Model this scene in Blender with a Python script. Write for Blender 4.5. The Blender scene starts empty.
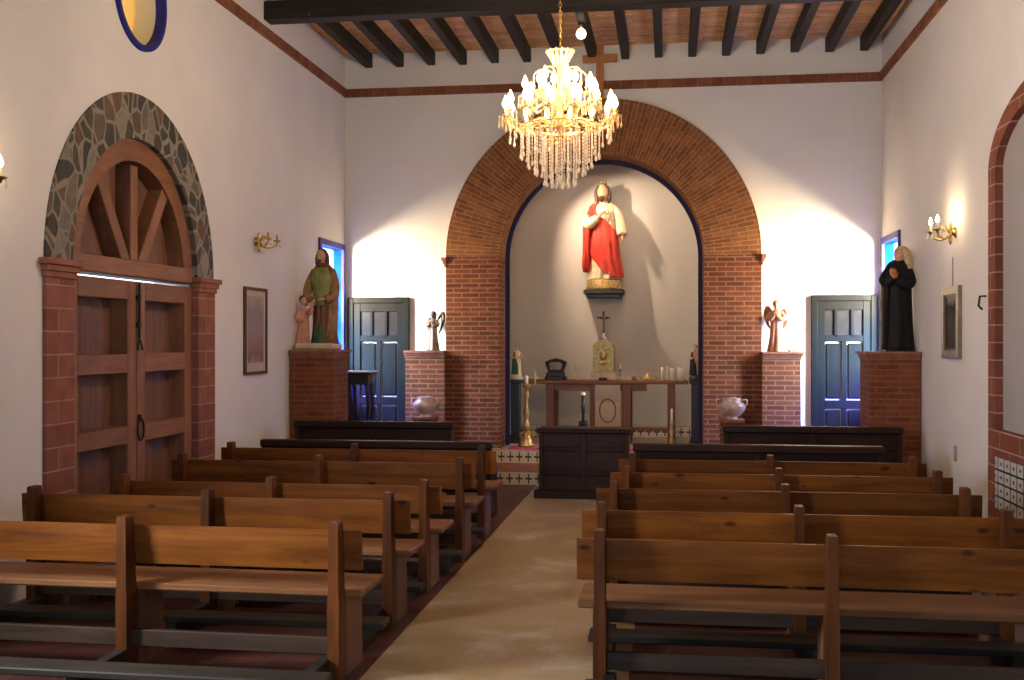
import bpy, bmesh, math, random
from mathutils import Vector, Matrix
from mathutils.geometry import tessellate_polygon
random.seed(7)
S = bpy.context.scene
COL = S.collection
PI = math.pi

# ------------------------------------------------------------------ materials
def new_mat(name):
    m = bpy.data.materials.new(name); m.use_nodes = True
    nt = m.node_tree; nt.nodes.clear()
    out = nt.nodes.new('ShaderNodeOutputMaterial')
    b = nt.nodes.new('ShaderNodeBsdfPrincipled')
    nt.links.new(b.outputs[0], out.inputs[0])
    return m, nt, b, out

def N(nt, kind, **kw):
    n = nt.nodes.new('ShaderNode' + kind)
    for k, v in kw.items():
        if k in n.inputs: n.inputs[k].default_value = v
        else: setattr(n, k, v)
    return n

def mth(nt, op, a, b=None):
    n = nt.nodes.new('ShaderNodeMath'); n.operation = op
    for i, v in enumerate((a, b)):
        if v is None: continue
        if isinstance(v, (int, float)): n.inputs[i].default_value = v
        else: nt.links.new(v, n.inputs[i])
    return n.outputs[0]

def c4(c): return (c[0], c[1], c[2], 1.0)

def ramp(nt, fac, stops):
    r = nt.nodes.new('ShaderNodeValToRGB')
    while len(r.color_ramp.elements) < len(stops): r.color_ramp.elements.new(0.5)
    for e, (p, c) in zip(r.color_ramp.elements, stops):
        e.position = p; e.color = c4(c)
    nt.links.new(fac, r.inputs[0])
    return r.outputs[0]

def mixc(nt, fac, a, b):
    n = nt.nodes.new('ShaderNodeMix'); n.data_type = 'RGBA'
    if isinstance(fac, (int, float)): n.inputs[0].default_value = fac
    else: nt.links.new(fac, n.inputs[0])
    for i, v in ((6, a), (7, b)):
        if isinstance(v, tuple): n.inputs[i].default_value = c4(v)
        else: nt.links.new(v, n.inputs[i])
    return n.outputs[2]

def bump(nt, b, h, strength, dist=0.01):
    n = N(nt, 'Bump'); n.inputs['Strength'].default_value = strength; n.inputs['Distance'].default_value = dist
    nt.links.new(h, n.inputs['Height']); nt.links.new(n.outputs[0], b.inputs['Normal'])

def plain(name, col, rough=0.5, metal=0.0, var=0.12, scale=9.0, spec=0.4, bmp=0.0):
    m, nt, b, o = new_mat(name)
    tc = N(nt, 'TexCoord'); n = N(nt, 'TexNoise', Scale=scale, Detail=4.0)
    nt.links.new(tc.outputs['Object'], n.inputs['Vector'])
    lo = tuple(max(0, x * (1 - var)) for x in col); hi = tuple(min(1, x * (1 + var)) for x in col)
    nt.links.new(ramp(nt, n.outputs[0], [(0.3, lo), (0.7, hi)]), b.inputs['Base Color'])
    b.inputs['Roughness'].default_value = rough; b.inputs['Metallic'].default_value = metal
    b.inputs['Specular IOR Level'].default_value = spec
    if bmp: bump(nt, b, n.outputs[0], bmp)
    return m

def wood(name, dark, light, axis='X', rough=0.45, spread=0.35, scale=1.0, spec=0.4, knots=0.0):
    m, nt, b, o = new_mat(name)
    tc = N(nt, 'TexCoord'); oi = N(nt, 'ObjectInfo')
    mp = N(nt, 'Mapping')
    s = {'X': (1.1, 13, 13), 'Y': (13, 1.1, 13), 'Z': (13, 13, 1.1)}[axis]
    mp.inputs['Scale'].default_value = tuple(v * scale for v in s)
    ad = nt.nodes.new('ShaderNodeVectorMath'); ad.operation = 'ADD'
    nt.links.new(tc.outputs['Object'], ad.inputs[0])
    off = mth(nt, 'MULTIPLY', oi.outputs['Random'], 37.0)
    nt.links.new(off, ad.inputs[1])
    nt.links.new(ad.outputs[0], mp.inputs['Vector'])
    n = N(nt, 'TexNoise', Scale=1.0, Detail=6.0, Roughness=0.65, Distortion=0.6)
    nt.links.new(mp.outputs[0], n.inputs['Vector'])
    big = N(nt, 'TexNoise', Scale=2.3, Detail=2.0); nt.links.new(ad.outputs[0], big.inputs['Vector'])
    col = ramp(nt, n.outputs[0], [(0.28, dark), (0.5, tuple((a + c) / 2 for a, c in zip(dark, light))), (0.72, light)])
    val = mth(nt, 'ADD', mth(nt, 'MULTIPLY', oi.outputs['Random'], 2 * spread), 1 - spread)
    val = mth(nt, 'MULTIPLY', val, mth(nt, 'ADD', mth(nt, 'MULTIPLY', big.outputs[0], 0.7), 0.65))
    hs = N(nt, 'HueSaturation'); nt.links.new(col, hs.inputs['Color']); nt.links.new(val, hs.inputs['Value'])
    # knots
    vm = N(nt, 'Mapping')
    ks = {'X': (3.2, 7, 7), 'Y': (7, 3.2, 7), 'Z': (7, 7, 3.2)}[axis]; vm.inputs['Scale'].default_value = ks
    nt.links.new(ad.outputs[0], vm.inputs['Vector'])
    vo = N(nt, 'TexVoronoi', Scale=1.0); nt.links.new(vm.outputs[0], vo.inputs['Vector'])
    k = ramp(nt, vo.outputs['Distance'], [(knots * 0.6, (1, 1, 1)), (knots + 0.001, (0, 0, 0))])
    fin = mixc(nt, mth(nt, 'MULTIPLY', k, 0.75), hs.outputs[0], tuple(v * 0.25 for v in dark))
    nt.links.new(fin, b.inputs['Base Color'])
    b.inputs['Roughness'].default_value = rough; b.inputs['Specular IOR Level'].default_value = spec
    bump(nt, b, n.outputs[0], 0.15, 0.004)
    return m

def brick(name, c1, c2, mortar, bw=0.25, rh=0.072, ms=0.009, polar=None, vec=None, rough=0.85, off=0.5, bstr=0.5):
    m, nt, b, o = new_mat(name)
    tc = N(nt, 'TexCoord'); sp = N(nt, 'SeparateXYZ'); nt.links.new(tc.outputs['Object'], sp.inputs[0])
    cb = N(nt, 'CombineXYZ')
    X, Y, Z = sp.outputs
    if polar is not None:          # radial courses round the object's own origin
        r = mth(nt, 'SQRT', mth(nt, 'ADD', mth(nt, 'MULTIPLY', X, X), mth(nt, 'MULTIPLY', Z, Z)))
        a = mth(nt, 'MULTIPLY', mth(nt, 'ARCTAN2', Z, X), polar)
        nt.links.new(mth(nt, 'ADD', mth(nt, 'ADD', r, Y), 0.07), cb.inputs[0]); nt.links.new(a, cb.inputs[1])
    elif vec == 'XY':
        nt.links.new(X, cb.inputs[0]); nt.links.new(Y, cb.inputs[1])
    else:
        nt.links.new(mth(nt, 'ADD', X, Y), cb.inputs[0]); nt.links.new(Z, cb.inputs[1])
    t = N(nt, 'TexBrick'); t.offset = off
    nt.links.new(cb.outputs[0], t.inputs['Vector'])
    for k, v in (('Color1', c4(c1)), ('Color2', c4(c2)), ('Mortar', c4(mortar)), ('Scale', 1.0), ('Mortar Size', ms),
                 ('Mortar Smooth', 0.25), ('Brick Width', bw), ('Row Height', rh), ('Bias', 0.0)):
        t.inputs[k].default_value = v
    n = N(nt, 'TexNoise', Scale=6.0, Detail=5.0); nt.links.new(tc.outputs['Object'], n.inputs['Vector'])
    hs = N(nt, 'HueSaturation'); nt.links.new(t.outputs[0], hs.inputs['Color'])
    nt.links.new(mth(nt, 'ADD', mth(nt, 'MULTIPLY', n.outputs[0], 0.9), 0.55), hs.inputs['Value'])
    nt.links.new(hs.outputs[0], b.inputs['Base Color'])
    b.inputs['Roughness'].default_value = rough; b.inputs['Specular IOR Level'].default_value = 0.25
    inv = mth(nt, 'SUBTRACT', 1.0, t.outputs['Fac'])
    bump(nt, b, inv, bstr, 0.008)
    return m

def plaster(name, col):
    m, nt, b, o = new_mat(name)
    tc = N(nt, 'TexCoord')
    n = N(nt, 'TexNoise', Scale=0.9, Detail=6.0, Roughness=0.6); nt.links.new(tc.outputs['Object'], n.inputs['Vector'])
    f = N(nt, 'TexNoise', Scale=14.0, Detail=5.0); nt.links.new(tc.outputs['Object'], f.inputs['Vector'])
    lo = tuple(v * 0.9 for v in col)
    nt.links.new(ramp(nt, n.outputs[0], [(0.3, lo), (0.65, col)]), b.inputs['Base Color'])
    b.inputs['Roughness'].default_value = 0.9; b.inputs['Specular IOR Level'].default_value = 0.2
    bump(nt, b, f.outputs[0], 0.12, 0.012)
    return m

def emit(name, col, strength):
    m, nt, b, o = new_mat(name)
    b.inputs['Base Color'].default_value = c4(col)
    b.inputs['Emission Color'].default_value = c4(col); b.inputs['Emission Strength'].default_value = strength
    return m

def stained(name, stops, scale, axis='Z', clear=0.85):
    """coloured glass: see-through tinted pane with a little gloss"""
    m, nt, b, o = new_mat(name)
    tc = N(nt, 'TexCoord'); sp = N(nt, 'SeparateXYZ'); nt.links.new(tc.outputs['Object'], sp.inputs[0])
    v = mth(nt, 'MULTIPLY', sp.outputs['XYZ'.index(axis)], scale)
    r = nt.nodes.new('ShaderNodeValToRGB'); r.color_ramp.interpolation = 'CONSTANT'
    while len(r.color_ramp.elements) < len(stops): r.color_ramp.elements.new(0.5)
    for e, (p, c) in zip(r.color_ramp.elements, stops): e.position = p; e.color = c4(c)
    nt.links.new(mth(nt, 'ADD', v, 0.5), r.inputs[0])
    tr = N(nt, 'BsdfTransparent'); nt.links.new(r.outputs[0], tr.inputs[0])
    tl = N(nt, 'BsdfTranslucent'); nt.links.new(r.outputs[0], tl.inputs[0])
    nt.links.new(r.outputs[0], b.inputs['Base Color']); b.inputs['Roughness'].default_value = 0.1
    mx = N(nt, 'MixShader'); mx.inputs[0].default_value = 0.5
    nt.links.new(tl.outputs[0], mx.inputs[1]); nt.links.new(b.outputs[0], mx.inputs[2])
    m2 = N(nt, 'MixShader'); m2.inputs[0].default_value = 1 - clear
    nt.links.new(tr.outputs[0], m2.inputs[1]); nt.links.new(mx.outputs[0], m2.inputs[2])
    nt.links.new(m2.outputs[0], o.inputs[0])
    return m

M = {}
M['plaster'] = plaster('white_plaster', (0.735, 0.715, 0.715))
M['niche'] = plaster('cream_plaster', (0.56, 0.515, 0.47))
M['brick'] = brick('red_brick', (0.155, 0.045, 0.021), (0.095, 0.028, 0.015), (0.215, 0.10, 0.058), bw=0.22, rh=0.0605, ms=0.010)
M['pedestal_brick'] = brick('pedestal_brick', (0.19, 0.057, 0.027), (0.13, 0.038, 0.02), (0.21, 0.085, 0.046), bw=0.24, rh=0.0605, ms=0.008)
M['arch_brick'] = brick('arch_brick', (0.23, 0.092, 0.036), (0.15, 0.056, 0.024), (0.29, 0.15, 0.075), bw=0.21, rh=0.052, ms=0.006, polar=1.65)
M['pilaster_brick'] = brick('pilaster_brick', (0.27, 0.10, 0.075), (0.20, 0.07, 0.055), (0.33, 0.21, 0.17), bw=0.5, rh=0.16, ms=0.006)
M['side_arch_brick'] = brick('side_arch_brick', (0.23, 0.07, 0.045), (0.16, 0.05, 0.03), (0.38, 0.25, 0.2), bw=0.5, rh=0.14, ms=0.006)
M['band_brick'] = brick('band_brick', (0.24, 0.09, 0.045), (0.17, 0.06, 0.03), (0.27, 0.13, 0.08), bw=0.16, rh=0.2, ms=0.006)
M['terracotta'] = plain('terracotta', (0.25, 0.095, 0.06), 0.8, var=0.25)
M['ceil'] = brick('ceiling_brick_tile', (0.85, 0.52, 0.24), (0.64, 0.35, 0.15), (0.46, 0.27, 0.14), bw=0.42, rh=0.07, ms=0.004, vec='XY', bstr=0.3)
M['beam'] = wood('tarred_beam', (0.009, 0.008, 0.007), (0.028, 0.024, 0.020), 'Y', 0.6, 0.2, spec=0.25)
M['beam_x'] = wood('tarred_crossbeam', (0.008, 0.0075, 0.007), (0.022, 0.019, 0.017), 'X', 0.6, 0.2, spec=0.25)
M['floor'] = brick('red_floor_tile', (0.090, 0.029, 0.023), (0.055, 0.019, 0.016), (0.075, 0.05, 0.042), bw=0.3, rh=0.3, ms=0.008, vec='XY', rough=0.38, off=0.0, bstr=0.2)
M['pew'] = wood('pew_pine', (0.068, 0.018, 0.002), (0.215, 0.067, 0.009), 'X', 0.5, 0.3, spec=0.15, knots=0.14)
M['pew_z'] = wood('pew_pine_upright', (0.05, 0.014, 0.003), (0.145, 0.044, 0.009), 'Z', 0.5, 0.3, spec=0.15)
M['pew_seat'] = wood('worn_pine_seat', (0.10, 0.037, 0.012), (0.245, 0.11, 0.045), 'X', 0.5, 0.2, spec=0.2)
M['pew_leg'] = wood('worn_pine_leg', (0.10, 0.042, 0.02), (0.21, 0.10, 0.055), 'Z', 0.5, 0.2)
M['pew_dark'] = wood('dark_walnut', (0.011, 0.004, 0.0025), (0.036, 0.012, 0.007), 'X', 0.42, 0.25, spec=0.2)
M['pew_dark_z'] = wood('dark_walnut_upright', (0.012, 0.005, 0.003), (0.036, 0.013, 0.008), 'Z', 0.42, 0.25, spec=0.2)
M['kneel'] = wood('kneeler_board', (0.014, 0.012, 0.010), (0.042, 0.033, 0.026), 'X', 0.55, 0.25, spec=0.2)
M['stretch'] = wood('dark_stretcher', (0.018, 0.010, 0.007), (0.058, 0.033, 0.022), 'X', 0.5, 0.25, spec=0.25)  # darker brown than the other pew wood, for stretchers and seat rails
M['door_wood'] = wood('door_cedar', (0.15, 0.058, 0.026), (0.27, 0.118, 0.056), 'Z', 0.5, 0.12)
M['door_wood_y'] = wood('door_cedar_rail', (0.15, 0.058, 0.026), (0.27, 0.118, 0.056), 'Y', 0.5, 0.12)
M['door_panel'] = wood('door_panel_board', (0.115, 0.05, 0.032), (0.20, 0.095, 0.065), 'Z', 0.55, 0.10)
M['altar_wood'] = wood('altar_wood', (0.12, 0.045, 0.02), (0.26, 0.105, 0.05), 'X', 0.45, 0.15)
M['altar_wood_z'] = wood('altar_wood_leg', (0.12, 0.042, 0.022), (0.24, 0.09, 0.05), 'Z', 0.45, 0.15)
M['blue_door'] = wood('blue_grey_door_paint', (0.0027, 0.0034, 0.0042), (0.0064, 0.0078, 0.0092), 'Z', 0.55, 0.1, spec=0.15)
M['blue'] = plain('cobalt_paint', (0.022, 0.025, 0.22), 0.6, var=0.1, spec=0.15)
M['reveal_blue'] = plain('bright_blue_reveal_paint', (0.003, 0.035, 0.55), 0.95, var=0.4, scale=3, spec=0.0)
M['navy'] = plain('navy_paint', (0.010, 0.010, 0.055), 0.55, var=0.15, spec=0.2)
M['iron'] = plain('black_iron', (0.012, 0.011, 0.011), 0.5, 0.6)
M['black_wood'] = wood('black_stained_wood', (0.007, 0.006, 0.007), (0.022, 0.018, 0.02), 'Z', 0.4, 0.2)
M['brass'] = plain('brass', (0.55, 0.36, 0.10), 0.28, 1.0, 0.15)
M['gold'] = plain('gilding', (0.34, 0.25, 0.10), 0.42, 0.7, 0.35, 30)
M['gilt_paint'] = plain('gilt_paint', (0.46, 0.30, 0.12), 0.38, 0.5, 0.5, 28)
M['silver'] = plain('silver', (0.78, 0.76, 0.76), 0.22, 1.0, 0.1, 5)
M['urn'] = plain('pale_pink_lustre_glaze', (0.50, 0.36, 0.32), 0.12, 0.0, 0.45, 9, spec=1.0)
M['white'] = plain('white_glaze', (0.78, 0.76, 0.72), 0.4, var=0.05)
M['cream'] = plain('cream_robe_paint', (0.72, 0.56, 0.36), 0.5, var=0.12, scale=14)
M['red'] = plain('red_mantle_paint', (0.50, 0.035, 0.018), 0.45, var=0.3, scale=10)
M['skin'] = plain('painted_skin', (0.55, 0.32, 0.19), 0.5, var=0.08)
M['hair'] = plain('brown_hair_paint', (0.075, 0.032, 0.016), 0.55, var=0.3, scale=30)
M['greenp'] = plain('green_tunic_paint', (0.17, 0.19, 0.05), 0.45, var=0.35, scale=12)
M['dgreen'] = plain('dark_green_paint', (0.02, 0.095, 0.045), 0.5, var=0.25)
M['rustp'] = plain('rust_robe_paint', (0.16, 0.055, 0.028), 0.5, var=0.35, scale=12)
M['brownp'] = plain('brown_cloak_paint', (0.25, 0.135, 0.05), 0.45, var=0.35, scale=12)
M['pink'] = plain('pink_robe_paint', (0.52, 0.24, 0.18), 0.5, var=0.15)
M['stonebase'] = plain('cream_plinth_paint', (0.52, 0.44, 0.30), 0.6, var=0.12)
M['black_cloth'] = plain('black_habit', (0.006, 0.006, 0.008), 0.65, var=0.3, spec=0.25)
M['blond'] = plain('pale_hair', (0.52, 0.40, 0.24), 0.6, var=0.3, scale=40)
M['bronze'] = plain('dark_carved_wood', (0.05, 0.035, 0.028), 0.4, 0.2, 0.4, 20)
M['bronze_light'] = plain('worn_grey_carving', (0.17, 0.13, 0.11), 0.45, 0.1, 0.3, 20)
M['clay'] = plain('pink_clay', (0.42, 0.19, 0.12), 0.6, var=0.25, scale=16)
M['clay_dark'] = plain('brown_clay_wing', (0.27, 0.12, 0.06), 0.6, var=0.25, scale=16)
M['glassware'] = plain('clear_glassware', (0.75, 0.76, 0.76), 0.12, 0.0, 0.05)
M['magenta'] = plain('magenta_rug', (0.42, 0.035, 0.14), 0.9, var=0.3, scale=25)
M['cross_wood'] = wood('cross_wood', (0.34, 0.13, 0.04), (0.52, 0.22, 0.075), 'Z', 0.5, 0.05)
M['oak_frame'] = wood('thin_brown_frame', (0.05, 0.022, 0.012), (0.11, 0.05, 0.028), 'Z', 0.45, 0.1)
M['silver_frame'] = plain('pewter_frame', (0.26, 0.21, 0.15), 0.4, 0.5, 0.25)
M['mirror_glass'] = plain('dark_door_glass', (0.018, 0.016, 0.016), 0.3, 0.0, 0.3, spec=0.35)
M['lead'] = plain('dull_lead', (0.05, 0.05, 0.06), 0.5, 0.5)
M['chalk'] = plain('white_cloth', (0.75, 0.74, 0.73), 0.85, var=0.05)
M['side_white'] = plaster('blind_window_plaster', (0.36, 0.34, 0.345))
M['bulb'] = emit('lit_candle_bulb', (1.0, 0.70, 0.34), 16.0)
M['bulb_off'] = plain('unlit_bulb_glass', (0.6, 0.6, 0.55), 0.1, 0.0, 0.02)
M['sleeve'] = plain('ivory_candle_sleeve', (0.85, 0.76, 0.56), 0.45, var=0.05)
M['pane_left'] = stained('stained_pane', [(0.0, (0.5, 0.45, 1.0)), (0.25, (0.75, 0.9, 1.0)), (0.55, (1.0, 0.95, 0.8)), (0.75, (1.0, 0.82, 0.45)), (0.9, (1, .95, .85))], 0.5)
M['pane_round'] = stained('amber_pane', [(0.0, (1.0, 0.76, 0.36)), (0.5, (1.0, 0.76, 0.36))], 0.5, clear=0.72)
M['pane_red'] = stained('red_pane', [(0.0, (0.75, 0.10, 0.03)), (0.5, (0.75, 0.10, 0.03))], 0.5, clear=0.7)

# crystal: bright cut glass
def crystal():
    m, nt, b, o = new_mat('cut_crystal')
    b.inputs['Base Color'].default_value = (0.86, 0.76, 0.62, 1); b.inputs['Roughness'].default_value = 0.08
    b.inputs['Specular IOR Level'].default_value = 0.9
    tr = N(nt, 'BsdfTransparent'); tr.inputs[0].default_value = (0.98, 0.96, 0.93, 1)
    mx = N(nt, 'MixShader'); mx.inputs[0].default_value = 0.55
    nt.links.new(tr.outputs[0], mx.inputs[1]); nt.links.new(b.outputs[0], mx.inputs[2])
    nt.links.new(mx.outputs[0], o.inputs[0])
    return m
M['crystal'] = crystal()

def crystal2():
    m, nt, b, o = new_mat('amber_crystal')
    b.inputs['Base Color'].default_value = (0.54, 0.40, 0.22, 1); b.inputs['Roughness'].default_value = 0.12
    b.inputs['Specular IOR Level'].default_value = 0.8
    tr = N(nt, 'BsdfTransparent'); tr.inputs[0].default_value = (0.98, 0.93, 0.84, 1)
    mx = N(nt, 'MixShader'); mx.inputs[0].default_value = 0.42
    nt.links.new(tr.outputs[0], mx.inputs[1]); nt.links.new(b.outputs[0], mx.inputs[2])
    nt.links.new(mx.outputs[0], o.inputs[0])
    return m
M['amber'] = crystal2()
# stone arch round the left door
def stone():
    m, nt, b, o = new_mat('rubble_stone')
    tc = N(nt, 'TexCoord'); mp = N(nt, 'Mapping'); mp.inputs['Scale'].default_value = (1, 7.4, 5.6)
    nt.links.new(tc.outputs['Object'], mp.inputs['Vector'])
    wz = N(nt, 'TexNoise', Scale=3.0, Detail=2.0); nt.links.new(tc.outputs['Object'], wz.inputs['Vector'])
    mv = nt.nodes.new('ShaderNodeVectorMath'); mv.operation = 'MULTIPLY_ADD'
    nt.links.new(wz.outputs['Color'], mv.inputs[0]); mv.inputs[1].default_value = (0, 0.9, 0.9)
    nt.links.new(mp.outputs[0], mv.inputs[2])
    v1 = N(nt, 'TexVoronoi', Scale=1.0); v2 = N(nt, 'TexVoronoi', Scale=1.0); v2.feature = 'DISTANCE_TO_EDGE'
    for v in (v1, v2): nt.links.new(mv.outputs[0], v.inputs['Vector'])
    sp = N(nt, 'SeparateColor'); nt.links.new(v1.outputs['Color'], sp.inputs[0])
    c = ramp(nt, sp.outputs[0], [(0.0, (0.03, 0.03, 0.026)), (0.35, (0.075, 0.055, 0.042)), (0.55, (0.045, 0.045, 0.04)), (0.72, (0.13, 0.065, 0.035)), (0.85, (0.10, 0.075, 0.06)), (0.97, (0.19, 0.17, 0.145))])
    n = N(nt, 'TexNoise', Scale=18.0, Detail=5.0); nt.links.new(tc.outputs['Object'], n.inputs['Vector'])
    hs = N(nt, 'HueSaturation'); nt.links.new(c, hs.inputs['Color']); nt.links.new(mth(nt, 'ADD', n.outputs[0], 0.5), hs.inputs['Value'])
    k = ramp(nt, v2.outputs['Distance'], [(0.045, (0, 0, 0)), (0.085, (1, 1, 1))])
    fin = mixc(nt, k, (0.22, 0.20, 0.165), hs.outputs[0])
    nt.links.new(fin, b.inputs['Base Color']); b.inputs['Roughness'].default_value = 0.8
    bump(nt, b, k, 0.7, 0.012)
    return m
M['stone'] = stone()

def cross_tile(name='cross_tile', s=0.1, ax='X', dark=(0.03, 0.03, 0.035), light=(0.62, 0.53, 0.42), z0=0.0, sz=None):
    m, nt, b, o = new_mat(name)
    tc = N(nt, 'TexCoord'); sp = N(nt, 'SeparateXYZ'); nt.links.new(tc.outputs['Object'], sp.inputs[0])
    u = mth(nt, 'FRACT', mth(nt, 'DIVIDE', sp.outputs['XYZ'.index(ax)], s))
    v = mth(nt, 'FRACT', mth(nt, 'DIVIDE', mth(nt, 'SUBTRACT', sp.outputs['Z'], z0), sz or s))
    du = mth(nt, 'ABSOLUTE', mth(nt, 'SUBTRACT', u, 0.5)); dv = mth(nt, 'ABSOLUTE', mth(nt, 'SUBTRACT', v, 0.5))
    a = mth(nt, 'MULTIPLY', mth(nt, 'LESS_THAN', du, 0.07), mth(nt, 'LESS_THAN', dv, 0.36))
    c = mth(nt, 'MULTIPLY', mth(nt, 'LESS_THAN', dv, 0.07), mth(nt, 'LESS_THAN', du, 0.36))
    e = mth(nt, 'GREATER_THAN', dv, 0.47)
    fin = mixc(nt, mth(nt, 'MAXIMUM', mth(nt, 'MAXIMUM', a, c), e), light, dark)
    nt.links.new(fin, b.inputs['Base Color']); b.inputs['Roughness'].default_value = 0.3
    return m
M['cross_tile'] = cross_tile(s=0.112, sz=0.16, z0=0.0)
M['base_tile'] = cross_tile('niche_base_tile', s=0.112, sz=0.16, z0=0.34)
M['grid_tile'] = None

def aisle():
    m, nt, b, o = new_mat('worn_stone_aisle')
    tc = N(nt, 'TexCoord')
    n = N(nt, 'TexNoise', Scale=1.6, Detail=8.0, Roughness=0.7, Distortion=0.4); nt.links.new(tc.outputs['Object'], n.inputs['Vector'])
    c = ramp(nt, n.outputs[0], [(0.30, (0.20, 0.125, 0.055)), (0.44, (0.29, 0.20, 0.10)), (0.54, (0.30, 0.235, 0.16)), (0.66, (0.44, 0.38, 0.31))])
    sp = N(nt, 'SeparateXYZ'); nt.links.new(tc.outputs['Object'], sp.inputs[0])
    f = mth(nt, 'FRACT', mth(nt, 'DIVIDE', sp.outputs['Y'], 0.62))
    f2 = mth(nt, 'FRACT', mth(nt, 'DIVIDE', sp.outputs['X'], 0.66))
    j = mth(nt, 'MAXIMUM', mth(nt, 'LESS_THAN', f, 0.012), mth(nt, 'LESS_THAN', f2, 0.010))
    nt.links.new(mixc(nt, mth(nt, 'MULTIPLY', j, 0.35), c, (0.16, 0.11, 0.07)), b.inputs['Base Color'])
    nt.links.new(ramp(nt, n.outputs[0], [(0.3, (0.28,) * 3), (0.7, (0.5,) * 3)]), b.inputs['Roughness'])
    return m
M['aisle'] = aisle()

def print_mat(name, stops, axis='Z', scale=1.0):
    m, nt, b, o = new_mat(name)
    tc = N(nt, 'TexCoord'); sp = N(nt, 'SeparateXYZ'); nt.links.new(tc.outputs['Object'], sp.inputs[0])
    n = N(nt, 'TexNoise', Scale=7.0, Detail=4.0); nt.links.new(tc.outputs['Object'], n.inputs['Vector'])
    v = mth(nt, 'ADD', mth(nt, 'MULTIPLY', sp.outputs['XYZ'.index(axis)], scale), mth(nt, 'MULTIPLY', mth(nt, 'SUBTRACT', n.outputs[0], 0.5), 0.35))
    nt.links.new(ramp(nt, v, stops), b.inputs['Base Color']); b.inputs['Roughness'].default_value = 0.8; b.inputs['Specular IOR Level'].default_value = 0.15
    return m
M['print_pale'] = print_mat('faded_print', [(0.0, (0.42, 0.36, 0.32)), (0.12, (0.36, 0.29, 0.27)), (0.2, (0.22, 0.15, 0.14)), (0.5, (0.36, 0.25, 0.24)), (0.75, (0.28, 0.23, 0.25)), (1.0, (0.42, 0.35, 0.30))], 'Z', 1.18)
M['print_dark'] = print_mat('dark_print', [(0.0, (0.03, 0.025, 0.025)), (0.5, (0.065, 0.052, 0.05)), (0.85, (0.035, 0.03, 0.032)), (0.93, (0.2, 0.19, 0.18)), (1.0, (0.2, 0.19, 0.18))], 'Z', 1.7)
M['panel_print'] = print_mat('painted_emblem_panel', [(0.0, (0.46, 0.36, 0.26)), (0.45, (0.58, 0.49, 0.39)), (0.55, (0.48, 0.37, 0.26)), (1.0, (0.62, 0.54, 0.44))], 'Z', 1.6)

# ------------------------------------------------------------------ mesh builder
def cr(pts, n):
    """Catmull-Rom through pts (any length tuples) -> n samples"""
    k = len(pts)
    if k == 2: return [tuple(a + (b - a) * i / (n - 1) for a, b in zip(*pts)) for i in range(n)]
    out = []
    for i in range(n):
        t = i / (n - 1) * (k - 1); s = min(int(t), k - 2); f = t - s
        p0, p1, p2, p3 = pts[max(s - 1, 0)], pts[s], pts[s + 1], pts[min(s + 2, k - 1)]
        out.append(tuple(0.5 * (2 * b + (c - a) * f + (2 * a - 5 * b + 4 * c - d) * f * f + (3 * b - a - 3 * c + d) * f ** 3)
                         for a, b, c, d in zip(p0, p1, p2, p3)))
    return out

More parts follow.
